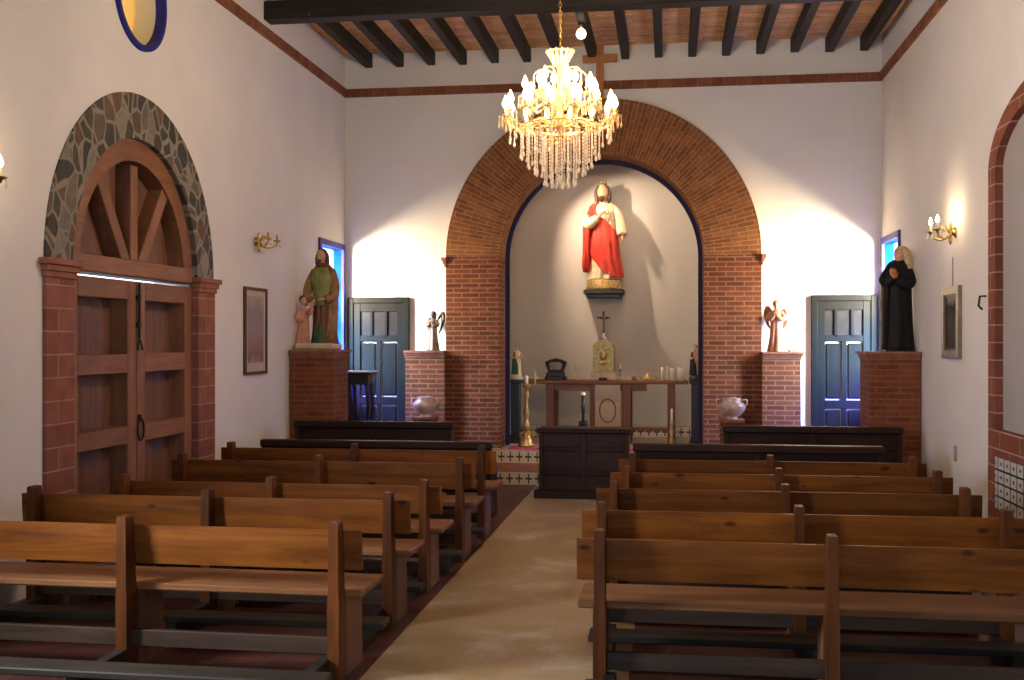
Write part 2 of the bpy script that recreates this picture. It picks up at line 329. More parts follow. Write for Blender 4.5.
class MB:
    def __init__(s): s.bm = bmesh.new()
    def grid(s, rings, closed=True, cap0=True, cap1=True):
        vs = [[s.bm.verts.new(p) for p in r] for r in rings]
        n = len(rings[0])
        for a, b in zip(vs, vs[1:]):
            for i in range(n if closed else n - 1):
                j = (i + 1) % n
                try: s.bm.faces.new((a[i], a[j], b[j], b[i]))
                except ValueError: pass
        if closed and cap0: s.bm.faces.new(list(reversed(vs[0])))
        if closed and cap1: s.bm.faces.new(vs[-1])
        return s
    def box(s, x0, x1, y0, y1, z0, z1, bev=0.0, mat=None):
        b = bmesh.new()
        bmesh.ops.create_cube(b, size=1.0)
        for v in b.verts:
            v.co = Vector(((x0 + x1) / 2 + v.co.x * (x1 - x0), (y0 + y1) / 2 + v.co.y * (y1 - y0), (z0 + z1) / 2 + v.co.z * (z1 - z0)))
        if bev > 0: bmesh.ops.bevel(b, geom=b.edges[:], offset=bev, segments=1, affect='EDGES')
        if mat is not None: b.transform(mat)
        s.join(b); return s
    def join(s, b):
        me = bpy.data.meshes.new('t'); b.to_mesh(me); b.free(); s.bm.from_mesh(me); bpy.data.meshes.remove(me)
    def lathe(s, prof, c=(0, 0, 0), seg=20, sx=1, sy=1):
        rings = []
        for r, z in prof:
            rings.append([(c[0] + max(r, 1e-4) * sx * math.cos(2 * PI * i / seg), c[1] + max(r, 1e-4) * sy * math.sin(2 * PI * i / seg), c[2] + z) for i in range(seg)])
        return s.grid(rings)
    def tube(s, pts, rad, seg=8, n=None, flat=1.0):
        if not isinstance(rad, (list, tuple)): rad = [rad] * len(pts)
        if n:
            q = cr([tuple(p) + (r,) for p, r in zip(pts, rad)], n); pts = [Vector(a[:3]) for a in q]; rad = [max(a[3], 1e-4) for a in q]
        pts = [Vector(p) for p in pts]
        rings = []; up = None
        for i, p in enumerate(pts):
            t = (pts[min(i + 1, len(pts) - 1)] - pts[max(i - 1, 0)]).normalized()
            if up is None:
                up = Vector((0, 0, 1)) if abs(t.z) < 0.9 else Vector((1, 0, 0))
            a = t.cross(up).normalized(); up = a.cross(t).normalized()
            rings.append([tuple(p + (a * math.cos(2 * PI * k / seg) + up * math.sin(2 * PI * k / seg) * flat) * rad[i]) for k in range(seg)])
        return s.grid(rings)
    def ell(s, c, r, rot=None, u=16, v=10):
        b = bmesh.new(); bmesh.ops.create_uvsphere(b, u_segments=u, v_segments=v, radius=1.0)
        m = Matrix.Translation(c) @ (rot.to_4x4() if rot else Matrix()) @ Matrix.Diagonal((r[0], r[1], r[2], 1))
        b.transform(m); s.join(b); return s
    def loft(s, secs, n=40, seg=44, folds=9, amp=0.0, ph=0.0, ang=None, jag=0.0):
        """secs: (z, cx, cy, rx, ry[, th0, th1]); amp scales with height below; partial arcs are open sheets"""
        q = cr(secs, n); rings = []
        part = len(secs[0]) == 7
        for k, a in enumerate(q):
            z, cx, cy, rx, ry = a[:5]; ring = []
            lo = k / (n - 1)
            for i in range(seg):
                th = 2 * PI * i / seg if not part else a[5] + (a[6] - a[5]) * i / (seg - 1)
                f = math.sin(folds * th + ph + 1.3 * math.sin(th * 2 + z * 5)) + 0.5 * math.sin(folds * 1.7 * th + 2 * ph)
                w = 1 + amp * f * (1 - lo) if amp >= 0 else 1 - amp * f
                zz = z - (jag * abs(math.sin(folds * .5 * th + ph)) * (1 - lo))
                ring.append((cx + rx * w * math.cos(th), cy + ry * w * math.sin(th), zz))
            rings.append(ring)
        return s.grid(rings, closed=not part)
    def plate(s, loops, f, t0, t1):
        """2-D loops (outer first, then holes) -> slab between depths t0 and t1; f(u, v, t) gives the 3-D point"""
        tris = tessellate_polygon([[Vector((u, v, 0)) for u, v in L] for L in loops])
        flat = [p for L in loops for p in L]
        va = [s.bm.verts.new(f(u, v, t0)) for u, v in flat]; vb = [s.bm.verts.new(f(u, v, t1)) for u, v in flat]
        for a, b, c in tris:
            for q in ((va[a], va[b], va[c]), (vb[c], vb[b], vb[a])):
                try: s.bm.faces.new(q)
                except ValueError: pass
        k = 0
        for L in loops:
            m = len(L)
            for i in range(m):
                a, b = k + i, k + (i + 1) % m
                try: s.bm.faces.new((va[a], va[b], vb[b], vb[a]))
                except ValueError: pass
            k += m
        return s
    def head(s, c, h, yaw=0.0, tilt=0.0):
        """a modelled head of height h; faces -y at yaw 0"""
        b = bmesh.new(); bmesh.ops.create_uvsphere(b, u_segments=28, v_segments=20, radius=1.0)
        g = lambda x, z, sx, sz: math.exp(-(x / sx) ** 2 - (z / sz) ** 2)
        for v in b.verts:
            x, y, z = v.co
            w = 1.0 - 0.28 * max(0, -z) ** 1.3
            X = x * 0.335 * w; Y = y * 0.40 * (1 - 0.12 * max(0, -z)); Z = z * 0.5
            if y < 0:
                Y -= 0.085 * g(x, z + 0.12, 0.16, 0.22) + 0.03 * g(x, z + 0.30, 0.22, 0.09)
                Y += 0.055 * (g(x - 0.36, z - 0.08, 0.2, 0.13) + g(x + 0.36, z - 0.08, 0.2, 0.13))
                Y -= 0.02 * g(x, z - 0.28, 0.7, 0.12) + 0.022 * g(x, z + 0.5, 0.35, 0.1) + 0.04 * g(x, z + 0.8, 0.35, 0.2)
            v.co = (X * h, Y * h, Z * h)
        for sx in (-1, 1):
            e = bmesh.new(); bmesh.ops.create_uvsphere(e, u_segments=8, v_segments=6, radius=1.0)
            e.transform(Matrix.Translation((sx * 0.335 * h, 0.02 * h, 0)) @ Matrix.Diagonal((0.035 * h, 0.07 * h, 0.11 * h, 1)))
            me = bpy.data.meshes.new('t'); e.to_mesh(me); e.free(); b.from_mesh(me); bpy.data.meshes.remove(me)
        nk = bmesh.new(); bmesh.ops.create_cone(nk, cap_ends=True, segments=14, radius1=0.24 * h, radius2=0.2 * h, depth=0.5 * h)
        nk.transform(Matrix.Translation((0, 0.05 * h, -0.6 * h)))
        me = bpy.data.meshes.new('t'); nk.to_mesh(me); nk.free(); b.from_mesh(me); bpy.data.meshes.remove(me)
        b.transform(Matrix.Translation(c) @ Matrix.Rotation(yaw, 4, 'Z') @ Matrix.Rotation(tilt, 4, 'X'))
        s.join(b); return s
    def face(s, c, h, yaw=0.0, tilt=0.0):
        """painted eyes, brows and mouth to go with head()"""
        b = MB()
        for q in (-1, 1):
            b.ell((q * 0.125 * h, -0.335 * h, 0.055 * h), (0.05 * h, 0.03 * h, 0.022 * h), u=10, v=6)
            b.tube([(q * 0.05 * h, -0.375 * h, 0.115 * h), (q * 0.12 * h, -0.37 * h, 0.14 * h), (q * 0.2 * h, -0.325 * h, 0.115 * h)], [0.012 * h, 0.016 * h, 0.008 * h], 6, 8)
        b.tube([(-0.085 * h, -0.365 * h, -0.235 * h), (0, -0.395 * h, -0.225 * h), (0.085 * h, -0.365 * h, -0.235 * h)], [0.008 * h, 0.02 * h, 0.008 * h], 6, 8)
        b.bm.transform(Matrix.Translation(c) @ Matrix.Rotation(yaw, 4, 'Z') @ Matrix.Rotation(tilt, 4, 'X'))
        s.join(b.bm); return s
    def hand(s, wrist, fdir, palm_n, thumb, L, curl=0.5):
        """palm + five bent fingers; L = hand length"""
        f = Vector(fdir).normalized(); n = Vector(palm_n); n = (n - f * n.dot(f)).normalized(); t = Vector(thumb); t = (t - f * t.dot(f) - n * t.dot(n)).normalized()
        w = Vector(wrist)
        s.tube([w - f * 0.05 * L, w + f * 0.18 * L, w + f * 0.5 * L], [0.15 * L, 0.22 * L, 0.2 * L], 10, 7, flat=0.55)
        for k, (o, ln) in enumerate(((0.16, 0.40), (0.055, 0.46), (-0.05, 0.43), (-0.15, 0.33))):
            p = w + f * 0.46 * L + t * o * L; d = f.copy(); pts = [p]
            for q, seg in enumerate((0.45, 0.3, 0.25)):
                a = curl * (q + 0.6) * 0.6
                d2 = f * math.cos(a) + n * math.sin(a)
                p = p + d2 * ln * L * seg; pts.append(p)
            s.tube(pts, [0.062 * L, 0.056 * L, 0.05 * L, 0.036 * L], 7)
        p = w + f * 0.15 * L + t * 0.16 * L
        s.tube([p, p + (f * 0.5 + t * 0.7) * 0.2 * L, p + (f * 0.85 + t * 0.6 + n * 0.2) * 0.38 * L], [0.075 * L, 0.062 * L, 0.042 * L], 7)
        return s
    def build(s, name, mat, parent=None, smooth=False, loc=None, mods=()):
        bmesh.ops.recalc_face_normals(s.bm, faces=s.bm.faces[:])
        me = bpy.data.meshes.new(name); s.bm.to_mesh(me); s.bm.free()
        if smooth:
            for p in me.polygons: p.use_smooth = True
        me.materials.append(M[mat] if isinstance(mat, str) else mat)
        o = bpy.data.objects.new(name, me); COL.objects.link(o)
        if parent: o.parent = parent
        if loc: o.location = loc
        for kind, kw in mods:
            md = o.modifiers.new(kind.lower(), kind)
            for k, v in kw.items(): setattr(md, k, v)
        return o

SOLID = lambda t: ('SOLIDIFY', dict(thickness=t, offset=0.0))

def tag(o, label, cat, group=None, kind=None):
    o['label'] = label; o['category'] = cat
    if group: o['group'] = group
    if kind: o['kind'] = kind
    return o
def thing(name, label, cat, loc=(0, 0, 0), rz=0.0, group=None):
    o = bpy.data.objects.new(name, None); COL.objects.link(o); o.empty_display_size = 0.1
    o.location = loc; o.rotation_euler = (0, 0, rz)
    return tag(o, label, cat, group)
def struct(o, label=None, cat=None):
    o['kind'] = 'structure'
    if label: o['label'] = label
    if cat: o['category'] = cat
    return o
def dup(root, loc, rz, label):
    r = root.copy(); COL.objects.link(r); r.location = loc; r.rotation_euler = (0, 0, rz); r['label'] = label
    for ch in list(root.children):
        c = ch.copy(); COL.objects.link(c); c.parent = r
        for g in ch.children:
            d = g.copy(); COL.objects.link(d); d.parent = c
    return r
def arc(cx, cz, r, a0, a1, n=40, rz=None):
    rz = rz or r
    return [(cx + r * math.cos(a0 + (a1 - a0) * i / n), cz + rz * math.sin(a0 + (a1 - a0) * i / n)) for i in range(n + 1)]
def rect(u0, u1, v0, v1): return [(u0, v0), (u1, v0), (u1, v1), (u0, v1)]
fX = lambda u, v, t: (t, u, v)       # plate in a wall of constant X
fY = lambda u, v, t: (u, t, v)       # plate in a wall of constant Y
fZ = lambda u, v, t: (u, v, t)

# ------------------------------------------------------------------ dimensions
XL, XR, YB, YF = -4.2, 2.58, 14.16, -3.6
ZC = 5.43
AX, AS, RI, RO = -0.845, 2.75, 1.268, 1.968     # sanctuary arch: centre, spring, inner and outer radius
NY = 15.7                                        # back of the niche

# ------------------------------------------------------------------ shell
m = MB(); m.box(XL - 0.4, XR + 0.4, YF - 0.3, YB + 0.02, -0.2, 0.0)
struct(m.build('floor', 'floor'), 'dark red square clay floor tiles under the pews', 'floor')
m = MB(); m.box(-1.53, -0.2, YF + 0.02, 12.94, 0.0, 0.006)
struct(m.build('floor_aisle', 'aisle'), 'worn beige stone aisle running between the pews to the altar step', 'aisle')
m = MB(); m.box(XL - 0.4, XR + 0.4, YF - 0.3, YB + 0.3, ZC, ZC + 0.2)
struct(m.build('ceiling', 'ceil'), 'brown brick tile ceiling between the dark rafters', 'ceiling')

DY, DZ = 8.46, 2.25                              # left door arch centre
door_loop = [(DY - 1.06, 0.0)] + [(DY - 1.06, DZ)] + arc(DY, DZ, 1.06, PI, 0)[1:-1] + [(DY + 1.06, DZ), (DY + 1.06, 0.0)]
round_loop = arc(8.44, 4.45, 0.40, 0, 2 * PI, 48)[:-1]
win_loop = rect(13.1, 14.04, 0.95, 2.88)
m = MB()
outer = [(YF - 0.3, -0.2), (DY - 1.06, -0.2)] + door_loop + [(DY + 1.06, -0.2), (YB + 0.3, -0.2), (YB + 0.3, ZC + 0.1), (YF - 0.3, ZC + 0.1)]
m.plate([outer, round_loop, win_loop, rect(3.3, 4.3, 1.2, 2.7)], fX, XL, XL - 0.4)
struct(m.build('wall_left', 'plaster'), 'white plastered left wall with the arched wooden door', 'wall')
# right wall with the window near the back and a shallow blind arch
blind = [(6.9, 0.98), (9.31, 0.98), (9.31, 3.05)] + arc(8.1, 3.05, 1.21, 0, PI, 40, 0.42)[1:-1] + [(6.9, 3.05)]
m = MB()
hole = [(6.8, 0.8), (9.41, 0.8), (9.41, 3.05)] + arc(8.1, 3.05, 1.31, 0, PI, 40, 0.5)[1:-1] + [(6.8, 3.05)]
m.plate([rect(YF - 0.3, YB + 0.3, -0.2, ZC + 0.1), win_loop, list(reversed(hole))], fX, XR, XR + 0.4)
struct(m.build('wall_right', 'plaster'), 'white plastered right wall with a brick arched recess', 'wall')
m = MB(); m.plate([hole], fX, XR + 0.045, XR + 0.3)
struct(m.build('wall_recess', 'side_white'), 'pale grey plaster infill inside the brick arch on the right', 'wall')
# back wall with niche opening
RN = 1.45
RW = RI + 0.12
niche = [(AX - RW, -0.2), (AX - RW, AS)] + arc(AX, AS, RW, PI, 0)[1:-1] + [(AX + RW, AS), (AX + RW, -0.2)]
m = MB()
m.plate([[(XL - 0.4, -0.2)] + niche + [(XR + 0.4, -0.2), (XR + 0.4, ZC + 0.1), (XL - 0.4, ZC + 0.1)]], fY, YB, YB + 0.27)
struct(m.build('wall_back', 'plaster'), 'white plastered end wall behind the altar arch', 'wall')
# niche shell
shell_o = [(AX - RN - .2, -0.2), (AX - RN - .2, AS)] + arc(AX, AS, RN + .2, PI, 0)[1:-1] + [(AX + RN + .2, AS), (AX + RN + .2, -0.2)]
shell_i = [(AX - RN, -0.2), (AX - RN, AS)] + arc(AX, AS, RN, PI, 0)[1:-1] + [(AX + RN, AS), (AX + RN, -0.2)]
m = MB()
m.plate([shell_o + list(reversed(shell_i))], fY, YB + 0.27, NY)
m.plate([shell_o], fY, NY, NY + 0.2)
struct(m.build('wall_niche', 'niche'), 'cream plastered arched niche holding the altar', 'wall')
m = MB(); m.box(AX - RN, AX + RN, NY - 0.02, NY, 0.34, 0.5)
struct(m.build('baseboard_niche', 'base_tile'), 'cross patterned tile skirting at the back of the niche', 'baseboard')
# front wall behind the camera, with the open entrance
m = MB()
e = [(XL - 0.4, -0.2), (-2.3, -0.2), (-2.3, 2.6)] + arc(-0.8, 2.6, 1.5, PI, 0, 30)[1:-1] + [(0.7, 2.6), (0.7, -0.2), (XR + 0.4, -0.2), (XR + 0.4, ZC + 0.1), (XL - 0.4, ZC + 0.1)]
m.plate([e], fY, YF, YF - 0.3)
struct(m.build('wall_front', 'plaster'), 'white entrance wall with an open arched doorway', 'wall')

# brick string course
m = MB(); m.box(XL, XL + 0.035, YF, YB, 4.87, 4.975); struct(m.build('trim_1', 'band_brick'), 'thin brick string course along the left wall', 'trim')
m = MB(); m.box(XL, XR, YB - 0.035, YB, 4.87, 4.975); struct(m.build('trim_2', 'band_brick'), 'thin brick string course across the end wall above the arch', 'trim')
m = MB(); m.box(XR - 0.035, XR, YF, YB, 4.87, 4.975); struct(m.build('trim_3', 'band_brick'), 'thin brick string course along the right wall', 'trim')

# ------------------------------------------------------------------ roof timbers
ORD = 'first second third fourth fifth sixth seventh eighth ninth tenth eleventh twelfth thirteenth fourteenth fifteenth sixteenth seventeenth'.split()
rf = MB(); rf.box(-0.05, 0.05, -17.5, 0.0, 0.0, 0.18, 0.008)
rf = rf.build('ceiling_rafter', 'beam', loc=(-3.876, YB, 5.25))
for i in range(16):
    o = rf if i == 0 else rf.copy()
    if i: COL.objects.link(o)
    o.location = (-3.876 + 0.4164 * i, YB, 5.25 + random.uniform(-0.008, 0.008))
    tag(o, 'black ceiling rafter, %s counted from the left wall' % ORD[i], 'rafter', 'rafters under the brick ceiling')
m = MB(); m.box(XL - 0.1, XR + 0.1, 11.2, 11.42, 5.055, 5.25, 0.012)
tag(m.build('tie_beam', 'beam_x'), 'heavy black crossbeam spanning wall to wall under the rafters', 'beam')

# ------------------------------------------------------------------ sanctuary arch (one brick body: piers, ring, imposts)
m = MB()
ring = arc(0, 0, RO, 0, PI, 72) + arc(0, 0, RI, PI, 0, 72)
m.plate([ring], fY, 0.0, 0.49)
archo = thing('altar_arch', 'big round brick arch on two brick piers framing the altar', 'arch', (AX, 13.95, 0))
archo['kind'] = 'structure'
a = m.build('arch_ring', 'arch_brick', archo, loc=(0, 0, AS))
for sx, nm in ((-1, 'pier'), (1, 'pier')):
    m = MB(); x0, x1 = sorted((sx * RI, sx * RO)); m.box(x0, x1, 0, 0.49, 0, AS)
    m.build(nm, 'brick', archo)
    m = MB(); x = sx * RO
    for k, w in enumerate((0.02, 0.035, 0.055)):
        x0, x1 = sorted((x - sx * 0.0, x + sx * w)); m.box(x0, x1, -0.015 * (k + 1), 0.2, AS - 0.12 + 0.04 * k, AS - 0.08 + 0.04 * k)
    m.build('impost', 'terracotta', archo)
m = MB()
bl = [(-RI - .02, 0.33), (-RI - .02, 0)] ; 
outr = [(-RI - 0.0, 0.33), (-RI - 0.0, AS)] + arc(0, AS, RI, PI, 0, 60)[1:-1] + [(RI, AS), (RI, 0.33)]
inr = [(-RI + 0.055, 0.33), (-RI + 0.055, AS)] + arc(0, AS, RI - 0.055, PI, 0, 60)[1:-1] + [(RI - 0.055, AS), (RI - 0.055, 0.33)]
m.plate([outr + list(reversed(inr))], fY, 0.44, 0.50)
o = m.build('edge_band', 'navy', archo); o['label'] = 'dark blue painted inner edge'

# ------------------------------------------------------------------ altar steps
m = MB(); m.box(-2.45, 0.75, 12.95, 13.97, 0.0, 0.16, 0.0)
lo = struct(m.build('floor_step', 'terracotta'), 'lower altar step with a cross patterned tile riser', 'step')
m = MB(); m.box(-2.45, 0.75, 12.935, 12.95, 0.0, 0.16); m.build('riser', 'cross_tile', lo)
m = MB(); m.box(AX - RI, AX + RI, 13.9, NY, 0.0, 0.33); m.box(-2.3, 0.62, 13.8, 13.95, 0.0, 0.33)
hi = struct(m.build('floor_platform', plain('pale_platform_tile', (0.5, 0.42, 0.36), 0.4)), 'pale raised altar platform above two tiled steps', 'platform')
M['cross_tile2'] = cross_tile('cross_tile_upper', s=0.112, sz=0.17, z0=0.16)
m = MB(); m.box(-2.3, 0.62, 13.785, 13.8, 0.16, 0.33); m.build('riser', 'cross_tile2', hi)
m = MB()
rows = []
for i in range(9):
    y = 13.84 + 0.34 * i / 8
    rows.append([(-2.0 + 1.75 * k / 40, y, 0.336 + 0.003 * math.sin(k * 1.1 + i)) for k in range(41)])
m.grid(rows, closed=False)
tag(m.build('altar_rug', 'magenta', mods=[SOLID(0.008)]), 'magenta runner lying along the altar platform edge', 'rug')

# ------------------------------------------------------------------ brick pedestals
def pedestal(name, label, x0, x1, y0, y1, h, caps, group=None):
    t = thing(name, label, 'pedestal', ((x0 + x1) / 2, (y0 + y1) / 2, 0), 0, group)
    w, d = (x1 - x0) / 2, (y1 - y0) / 2
    MB().box(-w, w, -d, d, 0, h - 0.09).build('shaft', 'pedestal_brick' if h > 1.57 else 'brick', t)
    c = MB()
    l, r = caps
    for k, q in enumerate((0.012, 0.03, 0.05)):
        c.box(-w - q * l, w + q * r, -d - q, d, h - 0.09 + 0.03 * k, h - 0.06 + 0.03 * k, 0.004)
    c.build('cap', 'terracotta', t)
    return t
pedestal('brick_pedestal', 'square brick pedestal by the left wall carrying the man and child statue', XL + 0.012, -3.69, 11.98, 12.56, 1.59, (0, 1))
pedestal('brick_pedestal', 'square brick pedestal by the right wall carrying the black robed statue', 2.06, XR - 0.012, 11.98, 12.56, 1.58, (1, 0))
pedestal('low_brick_wall', 'low brick plinth left of the arch carrying the dark angel', -3.32, AX - RO, 13.86, YB, 1.565, (0.3, 0))
pedestal('low_brick_wall', 'low brick plinth right of the arch carrying the clay angel', AX + RO, 1.58, 13.86, YB, 1.555, (0, 0.8))

# ------------------------------------------------------------------ arched wooden door, left wall
m = MB()
m.plate([arc(0, 0, 1.41, 0, PI, 60) + arc(0, 0, 1.055, PI, 0, 60)], fX, 0.015, -0.2)
struct(m.build('arch_surround', 'stone', loc=(XL, DY, DZ)), 'rubble stone arch around the top of the wooden door', 'arch')
for nm, y0, y1, lab in (('a', DY - 1.42, DY - 1.055, 'brick pilaster at the near side of the arched wooden door'),
                        ('b', DY + 1.055, DY + 1.42, 'brick pilaster at the far side of the arched wooden door')):
    t = thing('door_pilaster', lab, 'pilaster', (XL, (y0 + y1) / 2, 0)); t['kind'] = 'structure'
    h = (y1 - y0) / 2
    MB().box(-0.2, 0.025, -h, h, 0, DZ - 0.12).build('shaft', 'pilaster_brick', t)
    c = MB()
    for k, q in enumerate((0.015, 0.03, 0.05)):
        c.box(-0.05, 0.025 + q, -h - q, h + q, DZ - 0.12 + 0.043 * k, DZ - 0.077 + 0.043 * k, 0.004)
    c.build('capital', 'terracotta', t)

dr = thing('door_1', 'arched double wooden door with panelled leaves and a spoked fanlight', 'door', (XL - 0.035, DY, 0)); dr['kind'] = 'structure'
RD = 1.055
m = MB()
hoop = [(-RD, 2.2), (-RD, DZ)] + arc(0, DZ, RD, PI, 0, 50)[1:-1] + [(RD, DZ), (RD, 2.2)]
RH = RD - 0.175
hin = [(-RH, 2.2), (-RH, DZ)] + arc(0, DZ, RH, PI, 0, 50)[1:-1] + [(RH, DZ), (RH, 2.2)]
m.plate([hoop + list(reversed(hin))], fX, 0.0, -0.17)
m.build('fanlight_hoop', 'door_wood_y', dr)
m = MB(); m.plate([[(-RD + .02, 2.2)] + arc(0, DZ, RD - .02, PI, 0, 40) + [(RD - .02, 2.2)]], fX, -0.15, -0.18)
m.build('fanlight_board', 'door_panel', dr)
for an, y0 in ((90, 0.0), (124, -0.10), (56, 0.10)):
    a = math.radians(an)
    mt = Matrix.Translation((-0.09, y0, DZ + 0.03)) @ Matrix.Rotation(a - PI / 2, 4, 'X')
    m = MB(); m.box(-0.07, 0.07, -0.06, 0.06, 0.0, 0.82, 0.006, mt); m.build('fanlight_spoke', 'door_wood', dr)
m = MB(); m.box(-0.17, 0.02, -RD, RD, 2.205, 2.335, 0.006); m.build('transom', 'door_wood_y', dr)
for sgn in (-1, 1):
    y0, y1 = (-RD + 0.01, -0.008) if sgn < 0 else (0.008, RD - 0.01)
    m = MB()
    st = 0.14; zt = 2.170
    m.box(-0.17, 0.0, y0, y0 + st, 0.02, zt, 0.006); m.box(-0.17, 0.0, y1 - st, y1, 0.02, zt, 0.006)
    leaf = m.build('leaf', 'door_wood', dr)
    for z0, z1 in ((2.02, zt), (1.44, 1.59), (0.88, 1.02), (0.33, 0.47), (0.02, 0.16)):
        m = MB(); m.box(-0.17, 0.0, y0 + st, y1 - st, z0, z1, 0.005); m.build('rail', 'door_wood_y', leaf)
    m = MB()
    for k in range(5):
        w = (y1 - y0 - 2 * st) / 5
        m.box(-0.172, -0.15, y0 + st + w * k + 0.002, y0 + st + w * (k + 1) - 0.002, 0.1, 2.1, 0.003)
    m.build('panel_boards', 'door_panel', leaf)
m = MB()
m.tube([(0.022, 0.0, 2.16), (0.022, 0.0, 1.72)], 0.012, 8); m.box(0.0, 0.03, -0.02, 0.02, 2.02, 2.06); m.box(0.0, 0.03, -0.02, 0.02, 1.8, 1.84)
m.tube([(0.022, 0, 1.72), (0.03, -0.045, 1.62), (0.03, 0.045, 1.62), (0.022, 0, 1.72)], 0.008, 6)
bolt = m.build('bolt', 'iron', dr)
m = MB(); m.tube([(0.02, 0.03 + 0.05 * math.sin(a * PI / 8), 0.98 + 0.09 * math.cos(a * PI / 8)) for a in range(17)], 0.009, 6); m.box(0, 0.02, 0.015, 0.045, 1.05, 1.1)
m.build('handle', 'iron', dr)

# ------------------------------------------------------------------ windows
def side_window(nm, X, sg, label):
    t = thing(nm, label, 'window', (X, 13.57, 0)); t['kind'] = 'structure'
    A = rect(-0.53, 0.53, 0.89, 2.94); B = rect(-0.455, 0.455, 0.965, 2.865)
    m = MB(); m.plate([A, B], lambda u, v, q: (q * sg, u, v), -0.012, 0.025); m.build('window_frame', 'blue', t)
    m = MB(); m.plate([rect(-0.468, 0.468, 0.952, 2.878), B], lambda u, v, q: (q * sg, u, v), -0.012, -0.38); m.build('reveal', 'reveal_blue', t)
    m = MB(); m.box(-0.006, 0.006, -0.455, 0.455, -0.95, 0.95); p = m.build('pane', 'pane_left', t, loc=(-0.12 * sg, 0, 1.915))
    m = MB()
    for z in (-0.5, 0.0, 0.5): m.box(-0.012, 0.012, -0.455, 0.455, z - 0.012, z + 0.012)
    m.box(-0.012, 0.012, -0.012, 0.012, -0.95, 0.95)
    m.build('glazing_bar', 'reveal_blue', t, loc=(-0.12 * sg, 0, 1.915))
side_window('window_1', XL, 1, 'tall blue framed stained glass window in the left wall by the corner')
side_window('window_2', XR, -1, 'tall blue framed stained glass window in the right wall by the corner')
t = thing('window_3', 'round blue rimmed amber glass window above the arched door', 'window', (XL, 8.44, 4.45)); t['kind'] = 'structure'
ci = lambda r: arc(0, 0, r, 0, 2 * PI, 56)[:-1]
m = MB(); m.plate([ci(0.43), ci(0.385)], fX, 0.03, -0.05); m.build('rim', 'blue', t)
m = MB(); m.plate([ci(0.40)], fX, -0.235, -0.245); m.build('pane', 'pane_round', t)
m = MB(); m.plate([arc(0, 0, 0.39, math.radians(125), math.radians(235), 20)], fX, -0.225, -0.232); m.build('red_segment', 'pane_red', t)
m = MB(); c = math.radians(125)
m.box(-0.232, -0.218, 0.39 * math.cos(c) - 0.012, 0.39 * math.cos(c) + 0.012, -0.32, 0.32); m.build('leading', 'lead', t)

# ------------------------------------------------------------------ end wall doors
def back_door(nm, x0, x1, label):
    cx = (x0 + x1) / 2; w = (x1 - x0) / 2
    t = thing(nm, label, 'door', (cx, YB, 0)); t['kind'] = 'structure'
    m = MB(); H = 2.255; f = 0.075
    m.box(-w, -w + f, -0.055, 0, 0, H, 0.006); m.box(w - f, w, -0.055, 0, 0, H, 0.006); m.box(-w + f, w - f, -0.055, 0, H - f, H, 0.006)
    m.build('door_frame', 'blue_door', t)
    i = w - f; m = MB()
    for q in (-1, 1): m.box(q * i - (0.09 if q > 0 else 0), q * i + (0.09 if q < 0 else 0), -0.038, -0.002, 0.01, H - f, 0.004)
    for z0, z1 in ((0.01, 0.12), (0.86, 0.96), (1.68, 1.76), (2.07, H - f)): m.box(-i + 0.09, i - 0.09, -0.036, -0.002, z0, z1, 0.004)
    m.box(-0.03, 0.03, -0.033, -0.002, 0.12, 1.7, 0.004)
    m.box(-0.115, -0.08, -0.036, -0.002, 1.74, 2.08, 0.003); m.box(0.08, 0.115, -0.036, -0.002, 1.74, 2.08, 0.003)
    leaf = m.build('door_leaf', 'blue_door', t)
    for q in (-1, 1):
        for z0, z1 in ((0.14, 0.84), (0.98, 1.66)):
            a, b = sorted((q * 0.045, q * (i - 0.1)))
            m = MB(); m.box(a, b, -0.022, -0.002, z0, z1, 0.012); m.build('panel', 'blue_door', leaf)
    for a, b in ((-i + 0.09, -0.115), (-0.08, 0.08), (0.115, i - 0.09)):
        m = MB(); m.box(a, b, -0.014, -0.004, 1.76, 2.07); m.build('pane', 'mirror_glass', leaf)
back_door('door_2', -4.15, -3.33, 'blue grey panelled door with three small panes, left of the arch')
back_door('door_3', 1.735, 2.52, 'blue grey panelled door with three small panes, right of the arch')

